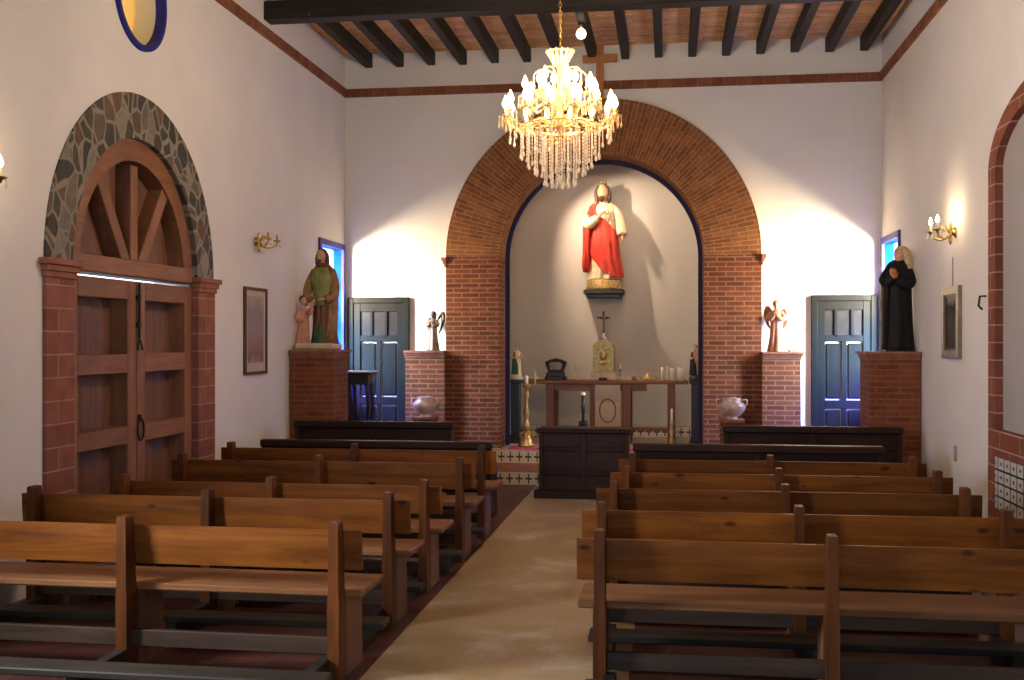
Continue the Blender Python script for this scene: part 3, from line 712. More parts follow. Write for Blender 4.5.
# ------------------------------------------------------------------ blind arch on the right wall
m = MB()
o1 = [(6.69, 0.60), (9.51, 0.60), (9.51, 3.05)] + arc(8.1, 3.05, 1.41, 0, PI, 40, 0.58)[1:-1] + [(6.69, 3.05)]
m.plate([o1, list(reversed([(6.9, 0.99), (9.31, 0.99), (9.31, 3.05)] + arc(8.1, 3.05, 1.21, 0, PI, 40, 0.42)[1:-1] + [(6.9, 3.05)]))], fX, XR - 0.015, XR + 0.12)
m.box(XR - 0.015, XR, 6.69, 9.51, 0.0, 0.60)
side = struct(m.build('wall_arch', 'side_arch_brick'), 'brick surround of the arched recess on the right wall', 'arch')
def grid_tile():
    m, nt, b, o = new_mat('black_grid_tile')
    tc = N(nt, 'TexCoord'); sp = N(nt, 'SeparateXYZ'); nt.links.new(tc.outputs['Object'], sp.inputs[0])
    u = mth(nt, 'FRACT', mth(nt, 'DIVIDE', sp.outputs['Y'], 0.16)); v = mth(nt, 'FRACT', mth(nt, 'DIVIDE', sp.outputs['Z'], 0.105))
    du = mth(nt, 'ABSOLUTE', mth(nt, 'SUBTRACT', u, 0.5)); dv = mth(nt, 'ABSOLUTE', mth(nt, 'SUBTRACT', v, 0.5))
    ln = mth(nt, 'LESS_THAN', mth(nt, 'MINIMUM', du, dv), 0.075)
    dt = mth(nt, 'LESS_THAN', mth(nt, 'ADD', mth(nt, 'POWER', mth(nt, 'SUBTRACT', du, 0.5), 2), mth(nt, 'POWER', mth(nt, 'SUBTRACT', dv, 0.5), 2)), 0.02)
    nt.links.new(mixc(nt, mth(nt, 'MAXIMUM', ln, dt), (0.55, 0.53, 0.52), (0.03, 0.028, 0.03)), b.inputs['Base Color'])
    b.inputs['Roughness'].default_value = 0.3
    return m
m = MB(); m.box(XR - 0.025, XR - 0.015, 6.9, 9.28, 0.36, 0.78)
m.build('tile_panel', grid_tile(), side)

# ------------------------------------------------------------------ pews
def make_pew(label, half, ky, dark=False, post_h=0.80):
    t = thing('pew', label, 'pew', (0, 0, 0), 0, 'pews facing the altar')
    wx, wz = ('pew_dark', 'pew_dark_z') if dark else ('pew', 'pew_z')
    e = half + 0.115
    for x in (-half, 0.0, half):
        m = MB()
        m.grid([[(x - a, -0.075, z), (x + a, -0.075, z), (x + a, b, z), (x - a, b, z)] for z, a, b in
                ((0, 0.03, 0.05), (0.40, 0.03, 0.05), (0.46, 0.026, 0.035), (post_h - 0.01, 0.024, 0.012), (post_h, 0.02, 0.008))])
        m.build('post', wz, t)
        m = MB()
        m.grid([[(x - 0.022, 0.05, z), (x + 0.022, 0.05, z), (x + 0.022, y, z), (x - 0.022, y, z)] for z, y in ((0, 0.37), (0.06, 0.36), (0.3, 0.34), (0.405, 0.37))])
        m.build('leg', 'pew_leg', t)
    m = MB(); q = 0.018
    m.grid([[(-e, 0.018 + q, 0.545), (e, 0.018 + q, 0.545), (e, 0.05 + q, 0.545), (-e, 0.05 + q, 0.545)],
            [(-e, 0.022, 0.65), (e, 0.022, 0.65), (e, 0.045, 0.65), (-e, 0.045, 0.65)],
            [(-e, 0.018, 0.745), (e, 0.018, 0.745), (e, 0.038, 0.745), (-e, 0.038, 0.745)]])
    m.build('backrest', wx, t)
    m = MB(); m.box(-e, e, 0.04, 0.45, 0.405, 0.442, 0.008); m.build('seat', 'pew_seat', t)
    m = MB(); m.box(-half + .03, half - .03, -0.02, 0.015, 0.13, 0.215, 0.004); m.build('stretcher', 'stretch' if not dark else wx, t)
    m = MB(); m.box(-half + .03, half - .03, 0.30, 0.33, 0.35, 0.404, 0.004); m.build('seat_rail', 'stretch', t)
    m = MB(); m.box(-half - 0.05, half + 0.10, ky, ky + 0.17, 0.125, 0.16, 0.006); k = m.build('kneeler', 'kneel', t)
    for x in (-half + 0.05, 0, half - 0.05):
        m = MB(); m.box(x - 0.03, x + 0.03, ky + 0.02, -0.03, 0.0, 0.125, 0.004); m.build('kneeler_foot', 'kneel', k)
    return t
pl = make_pew('brown wooden pew nearest the camera on the left of the aisle', 1.12, -0.56)
LROWS = [(5.42, 'brown wooden pew nearest the camera on the left of the aisle'),
         (6.45, 'second brown pew from the camera on the left of the aisle'),
         (7.40, 'third brown pew from the camera on the left of the aisle'),
         (8.45, 'fourth brown pew from the camera on the left of the aisle'),
         (9.45, 'fifth brown pew left of the aisle, just behind the dark topped pew')]
for i, (y, lab) in enumerate(LROWS):
    loc = (-2.76 + (0.0 if i < 2 else 0.05), y, 0); rz = [-0.016, 0.005, -0.006, 0.003, 0.0][i]
    if i == 0: pl.location = loc; pl.rotation_euler = (0, 0, rz)
    else:
        d = dup(pl, loc, rz, lab)
        if i == 2: d.scale = (0.96, 1, 0.95)
pr = make_pew('brown wooden pew nearest the camera on the right of the aisle', 1.07, -0.43)
RROWS = [(5.33, 'brown wooden pew nearest the camera on the right of the aisle'),
         (6.25, 'second brown pew from the camera on the right of the aisle'),
         (7.17, 'third brown pew from the camera on the right of the aisle'),
         (8.06, 'fourth brown pew from the camera on the right of the aisle'),
         (8.96, 'fifth brown pew right of the aisle, just behind the dark topped pew')]
for i, (y, lab) in enumerate(RROWS):
    loc = ((0.745, 0.70, 0.72, 0.765, 0.785)[i], y, 0); rz = [-0.01, 0.004, -0.004, 0.003, 0.0][i]
    if i == 0: pr.location = loc; pr.rotation_euler = (0, 0, rz)
    else: dup(pr, loc, rz, lab)
# dark front pews
def dark_pew(label, x0, x1, y, h, solid):
    t = thing('dark_pew', label, 'pew', ((x0 + x1) / 2, y, 0), 0, 'dark pews before the altar')
    w = (x1 - x0) / 2
    for s in (-1, 1):
        m = MB(); a, b = sorted((s * w, s * (w - 0.05)))
        m.grid([[(a, y0, z), (b, y0, z), (b, y1, z), (a, y1, z)] for z, y0, y1 in ((0, -0.02, 0.42), (0.4, -0.02, 0.40), (0.52, -0.02, 0.36), (0.58, -0.02, 0.12), (h - 0.02, -0.02, 0.06))])
        m.build('end_panel', 'pew_dark_z', t)
    m = MB(); m.box(-w + 0.05, w - 0.05, 0.0, 0.03, 0.22 if solid else 0.55, h - 0.07, 0.004); m.build('backrest', 'pew_dark', t)
    m = MB(); m.box(-w - 0.01, w + 0.01, -0.05, 0.07, h - 0.07, h, 0.012); m.build('top_rail', 'pew_dark', t)
    m = MB()
    for z in ((0.44, 0.62) if solid else (0.6,)): m.box(-w + 0.05, w - 0.05, -0.012, 0.002, z - 0.012, z + 0.012, 0.003)
    m.build('moulding', 'pew_dark', t)
    m = MB(); m.box(-w + 0.05, w - 0.05, 0.03, 0.43, 0.42, 0.45, 0.006); m.build('seat', 'pew_dark', t)
    m = MB(); m.box(-w + 0.05, w - 0.05, 0.36, 0.39, 0.30, 0.42, 0.004); m.build('seat_apron', 'pew_dark', t)
    m = MB(); m.box(-0.03, 0.03, -0.03, 0.0, 0, h - 0.07, 0.004); m.build('post', 'pew_dark_z', t)
    return t
dark_pew('long dark topped pew on the left, in front of the brown pews', -3.92, -1.67, 10.42, 0.735, False)
dark_pew('long dark topped pew on the right, in front of the brown pews', -0.31, 1.84, 10.05, 0.775, False)
dark_pew('almost black solid backed pew before the left brick pedestal', -3.93, -2.24, 11.42, 0.845, True)
dark_pew('almost black solid backed pew before the right brick pedestal', 0.55, 2.27, 11.42, 0.84, True)
# dark bench in the aisle
t = thing('kneeling_desk', 'dark panelled kneeling desk standing in the aisle before the altar step', 'kneeling desk', (-0.905, 11.95, 0))
for s in (-1, 1):
    m = MB(); a, b = sorted((s * 0.48, s * 0.43)); m.box(a, b, -0.02, 0.30, 0, 0.70, 0.006); m.build('side_panel', 'pew_dark_z', t)
m = MB(); m.box(-0.43, 0.43, 0.0, 0.025, 0.1, 0.70); m.build('back_panel', 'pew_dark', t)
m = MB(); m.box(-0.5, 0.5, -0.05, 0.34, 0.70, 0.75, 0.012); m.build('top', 'pew_dark', t)
m = MB(); m.box(-0.025, 0.025, -0.022, 0.0, 0.1, 0.70, 0.004); m.build('stile', 'pew_dark_z', t)
for z in (0.53, 0.27):
    m = MB(); m.box(-0.43, 0.43, -0.02, 0.0, z - 0.025, z + 0.025, 0.006); m.build('rail', 'pew_dark', t)
m = MB(); m.box(-0.53, 0.53, -0.09, 0.36, 0.0, 0.095, 0.012); m.build('base', 'pew_dark', t)

# ------------------------------------------------------------------ altar and what stands on it
AZ = 0.33
t = thing('altar_table', 'long brown wooden altar table under the niche shelf', 'altar table', (-0.905, 14.98, AZ))
m = MB(); m.box(-1.02, 1.155, -0.28, 0.32, 0.79, 0.835, 0.008); m.build('tabletop', 'altar_wood', t)
m = MB(); m.box(-0.72, 0.62, -0.22, -0.19, 0.70, 0.79, 0.004); m.build('apron', 'altar_wood', t)
for x, w in ((-0.655, 0.055), (-0.08, 0.05), (0.35, 0.06), (0.935, 0.05)):
    m = MB(); m.box(x - w, x + w, -0.24, -0.14, 0, 0.79, 0.006); m.build('leg', 'altar_wood_z', t)
    m = MB(); m.box(x - w, x + w, 0.2, 0.3, 0, 0.79, 0.006); m.build('leg', 'altar_wood_z', t)
m = MB(); m.box(0.41, 0.885, -0.21, -0.17, 0.17, 0.22, 0.004); m.build('stretcher', 'altar_wood', t)
t2 = thing('painted_panel', 'pale painted panel with a faded emblem hanging under the altar top', 'panel', (-0.80, 14.72, 0.57))
MB().box(-0.165, 0.165, -0.01, 0.01, -0.24, 0.54, 0.003).build('board', 'panel_print', t2)
m = MB(); m.plate([arc(0, 0.2, 0.115, 0, 2 * PI, 40, 0.16)[:-1], arc(0, 0.2, 0.095, 0, 2 * PI, 40, 0.14)[:-1]], fY, -0.011, -0.018)
for k in range(-2, 3): m.tube([(0, -0.014, -0.02), (k * 0.03, -0.016, -0.08 - 0.02 * abs(k)), (k * 0.05, -0.014, -0.05)], 0.006, 6)
m.build('emblem', plain('emblem_brown', (0.16, 0.10, 0.06), 0.5), t2)
m = MB(); m.plate([rect(-0.165, 0.165, -0.24, 0.54), rect(-0.15, 0.15, -0.225, 0.525)], fY, -0.011, -0.02); m.build('border', 'stonebase', t2)

def side_stand(label, x):
    t = thing('pillar_stand', label, 'stand', (x, 14.72, AZ))
    MB().box(-0.085, 0.085, -0.1, 0.1, 0.80, 0.845, 0.008).build('top', 'black_wood', t)
    MB().box(-0.06, 0.06, -0.07, 0.07, 0.12, 0.80, 0.01).build('shaft', 'black_wood', t)
    m = MB(); m.box(-0.085, 0.085, -0.1, 0.1, 0, 0.05, 0.006); m.box(-0.072, 0.072, -0.085, 0.085, 0.05, 0.12, 0.01); m.build('foot', 'black_wood', t)
side_stand('tall black pillar stand at the left end of the altar', -2.02)
side_stand('tall black pillar stand at the right end of the altar', 0.345)

TOP = AZ + 0.835
# tabernacle on the wall shelf
t = thing('tabernacle', 'gilded arched tabernacle box standing at the back of the altar', 'tabernacle', (-0.875, 15.12, TOP))
m = MB(); m.box(-0.17, 0.17, -0.1, 0.1, 0, 0.12, 0.006); m.build('plinth', 'stonebase', t)
m = MB(); m.plate([[(-0.14, 0.12), (0.14, 0.12), (0.14, 0.44)] + arc(0, 0.44, 0.14, 0, PI, 20, 0.085)[1:-1] + [(-0.14, 0.44)]], fY, -0.09, 0.09); m.build('case', 'gold', t)
m = MB(); m.plate([[(-0.14, 0.12), (0.14, 0.12), (0.14, 0.44)] + arc(0, 0.44, 0.14, 0, PI, 20, 0.085)[1:-1] + [(-0.14, 0.44)],
                   list(reversed([(-0.11, 0.16), (0.11, 0.16), (0.11, 0.43)] + arc(0, 0.43, 0.11, 0, PI, 20, 0.06)[1:-1] + [(-0.11, 0.43)]))], fY, -0.09, -0.105); m.build('door_border', 'gold', t)
m = MB(); m.ell((0, -0.095, 0.33), (0.055, 0.02, 0.07)); m.ell((0, -0.095, 0.23), (0.06, 0.012, 0.03)); m.ell((-0.06, -0.095, 0.42), (0.02, 0.012, 0.02)); m.ell((0.06, -0.095, 0.42), (0.02, 0.012, 0.02)); m.build('relief', 'gilt_paint', t, True)
# crucifix above
t = thing('crucifix', 'small dark crucifix standing on top of the gilded tabernacle', 'crucifix', (-0.875, 15.12, TOP + 0.525))
m = MB(); m.lathe([(0.075, 0), (0.07, 0.02), (0.03, 0.05), (0.018, 0.1)], seg=16); m.build('foot', 'silver', t, True)
m = MB(); m.box(-0.012, 0.012, -0.008, 0.008, 0.08, 0.40, 0.002); m.box(-0.09, 0.09, -0.008, 0.008, 0.30, 0.325, 0.002); m.build('cross', 'pew_dark', t)
m = MB(); m.tube([(0, -0.018, 0.28), (0.004, -0.022, 0.22), (0, -0.016, 0.13)], [0.018, 0.014, 0.006], 8, 8); m.ell((0.004, -0.022, 0.315), (0.012, 0.013, 0.016))
for s in (-1, 1): m.tube([(0, -0.018, 0.285), (s * 0.045, -0.014, 0.295), (s * 0.08, -0.012, 0.312)], [0.008, 0.006, 0.005], 6)
m.build('figure', 'bronze_light', t, True)
# reliquary clock
t = thing('mantel_shrine', 'dark wooden pointed mantel shrine with a glass front on the altar', 'shrine', (-1.50, 14.90, TOP))
m = MB(); m.box(-0.145, 0.145, -0.08, 0.08, 0, 0.05, 0.008); m.box(-0.115, 0.115, -0.06, 0.06, 0.05, 0.11, 0.006); m.build('base', 'black_wood', t)
m = MB(); prof = [(-0.10, 0.11), (0.10, 0.11), (0.135, 0.2), (0.145, 0.24), (0.07, 0.275), (0, 0.29), (-0.07, 0.275), (-0.145, 0.24), (-0.135, 0.2)]
m.plate([prof], fY, -0.05, 0.06); m.build('case', 'pew_dark', t)
m = MB(); m.plate([[(-0.07, 0.14), (0.07, 0.14), (0.09, 0.21), (0.06, 0.24), (-0.06, 0.24), (-0.09, 0.21)]], fY, -0.05, -0.056); m.build('face', plain('shrine_picture', (0.28, 0.22, 0.14), 0.2, var=0.4, scale=25), t)
for s in (-1, 1):
    m = MB(); m.lathe([(0.02, 0), (0.024, 0.03), (0.012, 0.05), (0.016, 0.08), (0.0, 0.1)], (s * 0.115, -0.075, 0.0), 10); m.build('finial', 'black_wood', t, True)
# small table ware
def lathe_thing(name, label, cat, loc, prof, mat, group=None, seg=18):
    m = MB(); m.lathe(prof, seg=seg); o = m.build(name, mat, smooth=True, loc=loc); return tag(o, label, cat, group)
lathe_thing('glass_goblet', 'clear stemmed glass beside the dark mantel shrine on the altar', 'glass', (-1.21, 14.88, TOP), [(0.03, 0), (0.03, 0.006), (0.006, 0.012), (0.006, 0.09), (0.03, 0.12), (0.036, 0.2), (0.033, 0.205)], 'crystal')
m = MB(); m.box(-0.055, 0.055, -0.03, 0.03, 0, 0.035, 0.008); tag(m.build('small_box', 'black_wood', loc=(-0.87, 14.84, TOP)), 'tiny black box in front of the gilded tabernacle', 'box')
t = thing('candle_holder', 'slim metal candle holder right of the gilded tabernacle', 'candle holder', (-0.64, 14.9, TOP))
m = MB(); m.lathe([(0.032, 0), (0.03, 0.01), (0.008, 0.02), (0.008, 0.07), (0.018, 0.08), (0.008, 0.09), (0.008, 0.13), (0.022, 0.14), (0.022, 0.15)], seg=14); m.build('stem', 'silver', t, True)
m = MB(); m.lathe([(0.011, 0.15), (0.011, 0.2), (0.0, 0.205)], seg=10); m.build('candle', 'sleeve', t, True)
t = thing('oil_cruet', 'squat amber cruet with a pointed stopper on the altar', 'cruet', (-0.46, 14.9, TOP))
m = MB(); m.lathe([(0.032, 0), (0.036, 0.03), (0.02, 0.06), (0.01, 0.07)], seg=14); m.build('body', plain('amber_glass', (0.28, 0.14, 0.05), 0.15), t, True)
m = MB(); m.lathe([(0.012, 0.07), (0.014, 0.085), (0.0, 0.115)], seg=10); m.build('stopper', 'brass', t, True)
t = thing('brass_bell', 'domed brass altar bell with a cross handle on the altar', 'bell', (-0.27, 14.92, TOP))
m = MB(); m.lathe([(0.075, 0), (0.072, 0.015), (0.055, 0.04), (0.03, 0.08), (0.012, 0.1)], seg=18); m.build('dome', 'gilt_paint', t, True)
m = MB(); m.lathe([(0.009, 0.1), (0.009, 0.15), (0.0, 0.19)], seg=8); m.box(-0.03, 0.03, -0.006, 0.006, 0.155, 0.167); m.build('handle', 'brass', t)
for x, lab in ((-0.36, 'small brass cup just left of the altar bell'), (-0.17, 'small brass cup just right of the altar bell')):
    lathe_thing('brass_cup', lab, 'cup', (x, 14.86, TOP), [(0.018, 0), (0.016, 0.005), (0.005, 0.01), (0.008, 0.02), (0.022, 0.045), (0.02, 0.045)], 'brass')
CL = ['first', 'second', 'third', 'fourth']
for k, (x, h, r) in enumerate(((-0.085, 0.17, 0.022), (-0.025, 0.185, 0.02), (0.05, 0.165, 0.04), (0.15, 0.17, 0.045))):
    t = thing('white_candle', 'white pillar candle, %s from the left of the row at the altar right end' % CL[k], 'candle', (x, 14.93, TOP), 0, 'white candles on the altar')
    MB().lathe([(r, 0), (r, h - 0.01), (r - 0.006, h), (0.004, h - 0.012)], seg=16).build('wax', M['sleeve'] if k < 2 else 'white', t, True)
    MB().tube([(0, 0, h - 0.012), (0.002, 0, h + 0.012)], 0.002, 5).build('wick', 'iron', t)
# big candlesticks
def tall_candlestick(name, label, x, y, z0, h, base_mat, white):
    t = thing(name, label, 'candlestick', (x, y, z0)); k = h / 0.92
    m = MB(); m.lathe([(0.105, 0), (0.11, 0.02), (0.08, 0.05), (0.085, 0.08), (0.05, 0.12), (0.06, 0.16), (0.03, 0.2)], seg=20); m.build('base', base_mat, t, True)
    m = MB(); m.lathe([(0.03, 0.2), (0.055, 0.26), (0.03, 0.31), (0.022, 0.36), (0.045, 0.42), (0.024, 0.5), (0.02, 0.62 * k), (0.04, 0.66 * k), (0.03, 0.70 * k), (0.02, 0.74 * k)], seg=16); m.build('stem', base_mat, t, True)
    m = MB(); m.lathe([(0.02, 0.74 * k), (0.055, 0.79 * k), (0.06, 0.81 * k), (0.025, 0.815 * k)], seg=16); m.build('cup', base_mat, t, True)
    m = MB(); m.lathe([(0.024, 0.81 * k), (0.024, h - 0.01), (0.004, h)], seg=14); m.build('candle', white, t, True)
    return t
t = tall_candlestick('paschal_candlestick', 'tall ornate gilt candlestick standing on the left of the platform', -1.80, 14.12, 0.347, 0.90, 'gilt_paint', 'sleeve')
m = MB()
for k in range(8):
    a = k * PI / 4; m.tube([(0.03 * math.cos(a), 0.03 * math.sin(a), 0.2), (0.085 * math.cos(a), 0.085 * math.sin(a), 0.15), (0.075 * math.cos(a), 0.075 * math.sin(a), 0.09)], [0.008, 0.012, 0.004], 6, 8)
m.build('scrollwork', 'gold', t, True)
m = MB()   # cross finial beside the candle top
m.box(0.07, 0.16, -0.004, 0.004, 0.87, 0.885); m.box(0.108, 0.122, -0.004, 0.004, 0.78, 0.95); m.tube([(0.0, 0, 0.78), (0.07, 0, 0.74), (0.115, 0, 0.79)], 0.007, 6, 8); m.build('cross_arm', 'brass', t)
t = thing('black_candlestick', 'thin black candlestick behind the kneeling desk, before the altar', 'candlestick', (-1.09, 14.30, 0.331))
m = MB(); m.lathe([(0.08, 0), (0.075, 0.02), (0.022, 0.04), (0.022, 0.24), (0.06, 0.27), (0.062, 0.32), (0.02, 0.34), (0.02, 0.44)], seg=16); m.build('stem', 'iron', t, True)
m = MB(); m.lathe([(0.022, 0.44), (0.026, 0.50), (0.024, 0.66), (0.0, 0.67)], seg=14); m.build('candle', 'black_wood', t, True)
m = MB(); m.lathe([(0.03, 0.66), (0.03, 0.69), (0.0, 0.70)], seg=14); m.build('cap', 'white', t, True)
t = thing('gilt_candle_stand', 'slim gilt stand with a white candle before the right altar leg', 'candlestick', (0.035, 14.15, 0.331))
m = MB(); m.lathe([(0.055, 0), (0.05, 0.02), (0.018, 0.05), (0.03, 0.1), (0.015, 0.16), (0.028, 0.22), (0.015, 0.3), (0.032, 0.34), (0.018, 0.345)], seg=14); m.build('stem', 'gilt_paint', t, True)
m = MB(); m.lathe([(0.014, 0.34), (0.014, 0.50), (0.002, 0.51)], seg=12); m.build('candle', 'white', t, True)

# ------------------------------------------------------------------ urns on low stands at the arch feet
def urn(label, x, y, z, stand_label):
    s = thing('urn_plinth', stand_label, 'plinth', (x, y, 0))
    MB().box(-0.13, 0.13, -0.13, 0.13, 0, z - 0.03).build('shaft', 'brick', s)
    MB().box(-0.145, 0.145, -0.145, 0.145, z - 0.03, z, 0.004).build('cap', 'terracotta', s)
    t = thing('lidded_urn', label, 'urn', (x, y, z))
    m = MB(); m.lathe([(0.07, 0), (0.075, 0.012), (0.06, 0.025), (0.10, 0.05), (0.15, 0.10), (0.165, 0.145), (0.15, 0.185), (0.115, 0.21), (0.10, 0.225), (0.115, 0.245), (0.11, 0.25), (0.095, 0.23)], seg=32); m.build('bowl', 'urn', t, True)
    for q in (-1, 1):
        m = MB(); m.tube([(q * 0.115, 0, 0.225), (q * 0.17, 0, 0.235), (q * 0.18, 0, 0.19), (q * 0.155, 0, 0.15)], 0.010, 8, 10); m.build('handle', 'urn', t, True)
    m = MB(); m.lathe([(0.105, 0.245), (0.08, 0.255), (0.03, 0.262), (0.0, 0.264)], seg=24); m.build('lid', 'urn', t, True)
urn('round pale glazed urn before the left pier of the arch', -2.985, 13.55, 0.745, 'short brick plinth holding the left glazed urn')
urn('round pale glazed urn before the right pier of the arch', 0.74, 13.55, 0.755, 'short brick plinth holding the right glazed urn')
# small dark credence table by left door
t = thing('credence_table', 'small black table with a white cloth, between left pedestal and blue grey door', 'table', (-3.69, 13.15, 0))
MB().box(-0.19, 0.15, -0.15, 0.15, 1.28, 1.31, 0.006).build('tabletop', 'black_wood', t)
MB().box(-0.20, 0.16, -0.16, 0.16, 1.31, 1.325, 0.004).build('cloth', 'chalk', t)
MB().box(-0.14, 0.11, -0.12, 0.12, 1.16, 1.28, 0.004).build('apron', 'black_wood', t)
for a in (-0.13, 0.09):
    for b in (-0.11, 0.09):
        m = MB(); m.tube([(a, b, 1.18), (a + 0.02, b, 0.9), (a - 0.01, b, 0.5), (a, b, 0)], [0.03, 0.025, 0.018, 0.022], 8, 14); m.build('leg', 'black_wood', t, True)

# ------------------------------------------------------------------ cross above the arch
t = thing('wooden_cross', 'plain brown wooden cross standing on the crown of the arch', 'cross', (-0.86, 14.05, AS + RO - 0.01))
MB().box(-0.045, 0.045, -0.03, 0.03, 0, 0.70, 0.006).build('upright', 'cross_wood', t)
MB().box(-0.215, 0.215, -0.034, 0.026, 0.48, 0.575, 0.006).build('crossbar', 'cross_wood', t)

# ------------------------------------------------------------------ pictures
t = thing('framed_picture', 'narrow brown framed pale religious print on the left wall', 'picture', (XL, 10.935, 1.35))
F = lambda u, v, q: (q, u, v)
m = MB(); m.plate([rect(-0.305, 0.305, 0, 0.885), rect(-0.275, 0.275, 0.03, 0.855)], F, 0.0, 0.03); m.build('frame', 'oak_frame', t)
m = MB(); m.box(0.0, 0.012, -0.28, 0.28, 0.025, 0.86); m.build('print', 'print_pale', t)
m = MB(); m.plate([rect(-0.275, 0.275, 0.03, 0.855), rect(-0.225, 0.225, 0.12, 0.80)], F, 0.0125, 0.015); m.build('mount', plain('mount_card', (0.48, 0.40, 0.35), 0.8), t)
t = thing('framed_picture', 'pewter framed dark print under the right wall sconce', 'picture', (XR, 10.69, 1.53))
F = lambda u, v, q: (-q, u, v)
m = MB(); m.plate([rect(-0.31, 0.31, 0, 0.66), rect(-0.225, 0.225, 0.07, 0.59)], F, 0.0, 0.035); m.build('frame', 'silver_frame', t)
m = MB(); m.plate([rect(-0.225, 0.225, 0.07, 0.59), rect(-0.205, 0.205, 0.09, 0.57)], F, 0.0, 0.022); m.build('inner_frame', 'oak_frame', t)
m = MB(); m.box(-0.012, 0.0, -0.225, 0.225, 0.07, 0.59); m.build('print', 'print_dark', t)
m = MB(); m.tube([(-0.006, 0, 0.66), (-0.006, 0, 0.93)], 0.004, 6); m.build('hanging_cord', 'lead', t)
m = MB(); m.box(XR - 0.02, XR, 10.55, 10.6, 0.60, 0.74, 0.004); tag(m.build('wall_switch', plain('grey_switch', (0.3, 0.25, 0.2), 0.5)), 'small grey wall switch low on the right wall', 'switch')
m = MB(); m.tube([(XR, 9.62, 2.06), (XR - 0.05, 9.62, 2.06), (XR - 0.06, 9.62, 1.98), (XR - 0.03, 9.62, 1.95)], 0.01, 6); tag(m.build('wall_hook', 'iron'), 'small black hook on the right wall beside the brick arch', 'hook')

# ------------------------------------------------------------------ lights helper
def point(name, loc, watts, col, r=0.05, parent=None):
    l = bpy.data.lights.new(name, 'POINT'); l.energy = watts; l.color = col; l.shadow_soft_size = r
    o = bpy.data.objects.new(name, l); COL.objects.link(o); o.location = loc
    if parent: o.parent = parent
    return o
def area(name, loc, target, watts, col, sx, sy):
    l = bpy.data.lights.new(name, 'AREA'); l.shape = 'RECTANGLE'; l.size = sx; l.size_y = sy; l.energy = watts; l.color = col
    o = bpy.data.objects.new(name, l); COL.objects.link(o); o.location = loc
    o.rotation_euler = (Vector(target) - Vector(loc)).to_track_quat('-Z', 'Y').to_euler(); return o
def spot(name, loc, target, watts, col, ang, blend, r=0.03):
    l = bpy.data.lights.new(name, 'SPOT'); l.energy = watts; l.color = col; l.spot_size = math.radians(ang); l.spot_blend = blend; l.shadow_soft_size = r
    o = bpy.data.objects.new(name, l); COL.objects.link(o); o.location = loc
    o.rotation_euler = (Vector(target) - Vector(loc)).to_track_quat('-Z', 'Y').to_euler(); return o
WARM = (1.0, 0.72, 0.42)

# ------------------------------------------------------------------ wall sconces
def sconce(label, X, Y, Z, sg, lit):
    t = thing('wall_sconce', label, 'wall lamp', (X, Y, Z))
    m = MB(); m.lathe([(0.0, 0), (0.045, 0.006), (0.05, 0.014), (0.025, 0.03), (0.018, 0.05), (0.0, 0.055)], seg=18)
    o = m.build('backplate', 'brass', t, True); o.rotation_euler = (0, sg * PI / 2, 0)
    m = MB(); m.lathe([(0.0, -0.12), (0.012, -0.1), (0.02, -0.07), (0.012, -0.04), (0.022, 0.0), (0.012, 0.04), (0.018, 0.06), (0.0, 0.10)], (sg * 0.045, 0, 0), 12); m.build('finial', 'brass', t, True)
    for q in (-1, 1):
        m = MB(); m.tube([(sg * 0.05, 0, 0), (sg * 0.09, q * 0.05, -0.06), (sg * 0.16, q * 0.11, -0.05), (sg * 0.19, q * 0.13, 0.0)], 0.009, 8, 16)
        m.tube([(sg * 0.06, 0, 0.0), (sg * 0.10, q * 0.03, 0.05), (sg * 0.13, q * 0.06, 0.03), (sg * 0.11, q * 0.05, 0.0)], 0.006, 6, 12)
        a = m.build('arm', 'brass', t, True)
        c = (sg * 0.19, q * 0.13, 0)
        m = MB(); m.lathe([(0.008, -0.02), (0.012, 0.0), (0.042, 0.012), (0.045, 0.018), (0.012, 0.02)], c, 14); m.build('drip_pan', 'brass', a, True)
        m = MB(); m.lathe([(0.012, 0.018), (0.012, 0.075), (0.008, 0.078)], c, 10); m.build('candle_sleeve', 'sleeve' if lit else 'brass', a, True)
        if lit:
            m = MB(); m.lathe([(0.008, 0.076), (0.018, 0.095), (0.019, 0.105), (0.01, 0.13), (0.001, 0.15)], c, 12); m.build('bulb', 'bulb', a, True)
        for k in range(5):
            an = k * 2 * PI / 5; m = MB(); m.lathe([(0.001, -0.055), (0.008, -0.04), (0.004, -0.02), (0.002, 0.012)], (c[0] + 0.04 * math.cos(an), c[1] + 0.04 * math.sin(an), 0), 6); m.build('pendant', 'crystal', a, True)
    if lit:
        for q in (-1, 1): point('sconce_light', (sg * 0.19, q * 0.13, 0.165), 3.6, WARM, 0.03, t)
    return t
sconce('lit two branch brass wall lamp at the left edge by the camera', XL, 6.13, 2.67, 1, True)
sconce('unlit two branch brass wall lamp above the brown framed picture', XL, 10.95, 2.71, 1, False)
sconce('lit two branch brass wall lamp on the right wall above the pewter frame', XR, 10.60, 2.68, -1, True)

# ------------------------------------------------------------------ chandelier
CX, CY = -0.82, 8.46
t = thing('chandelier', 'large lit crystal chandelier hanging in the middle of the room', 'chandelier', (CX, CY, 2.85))
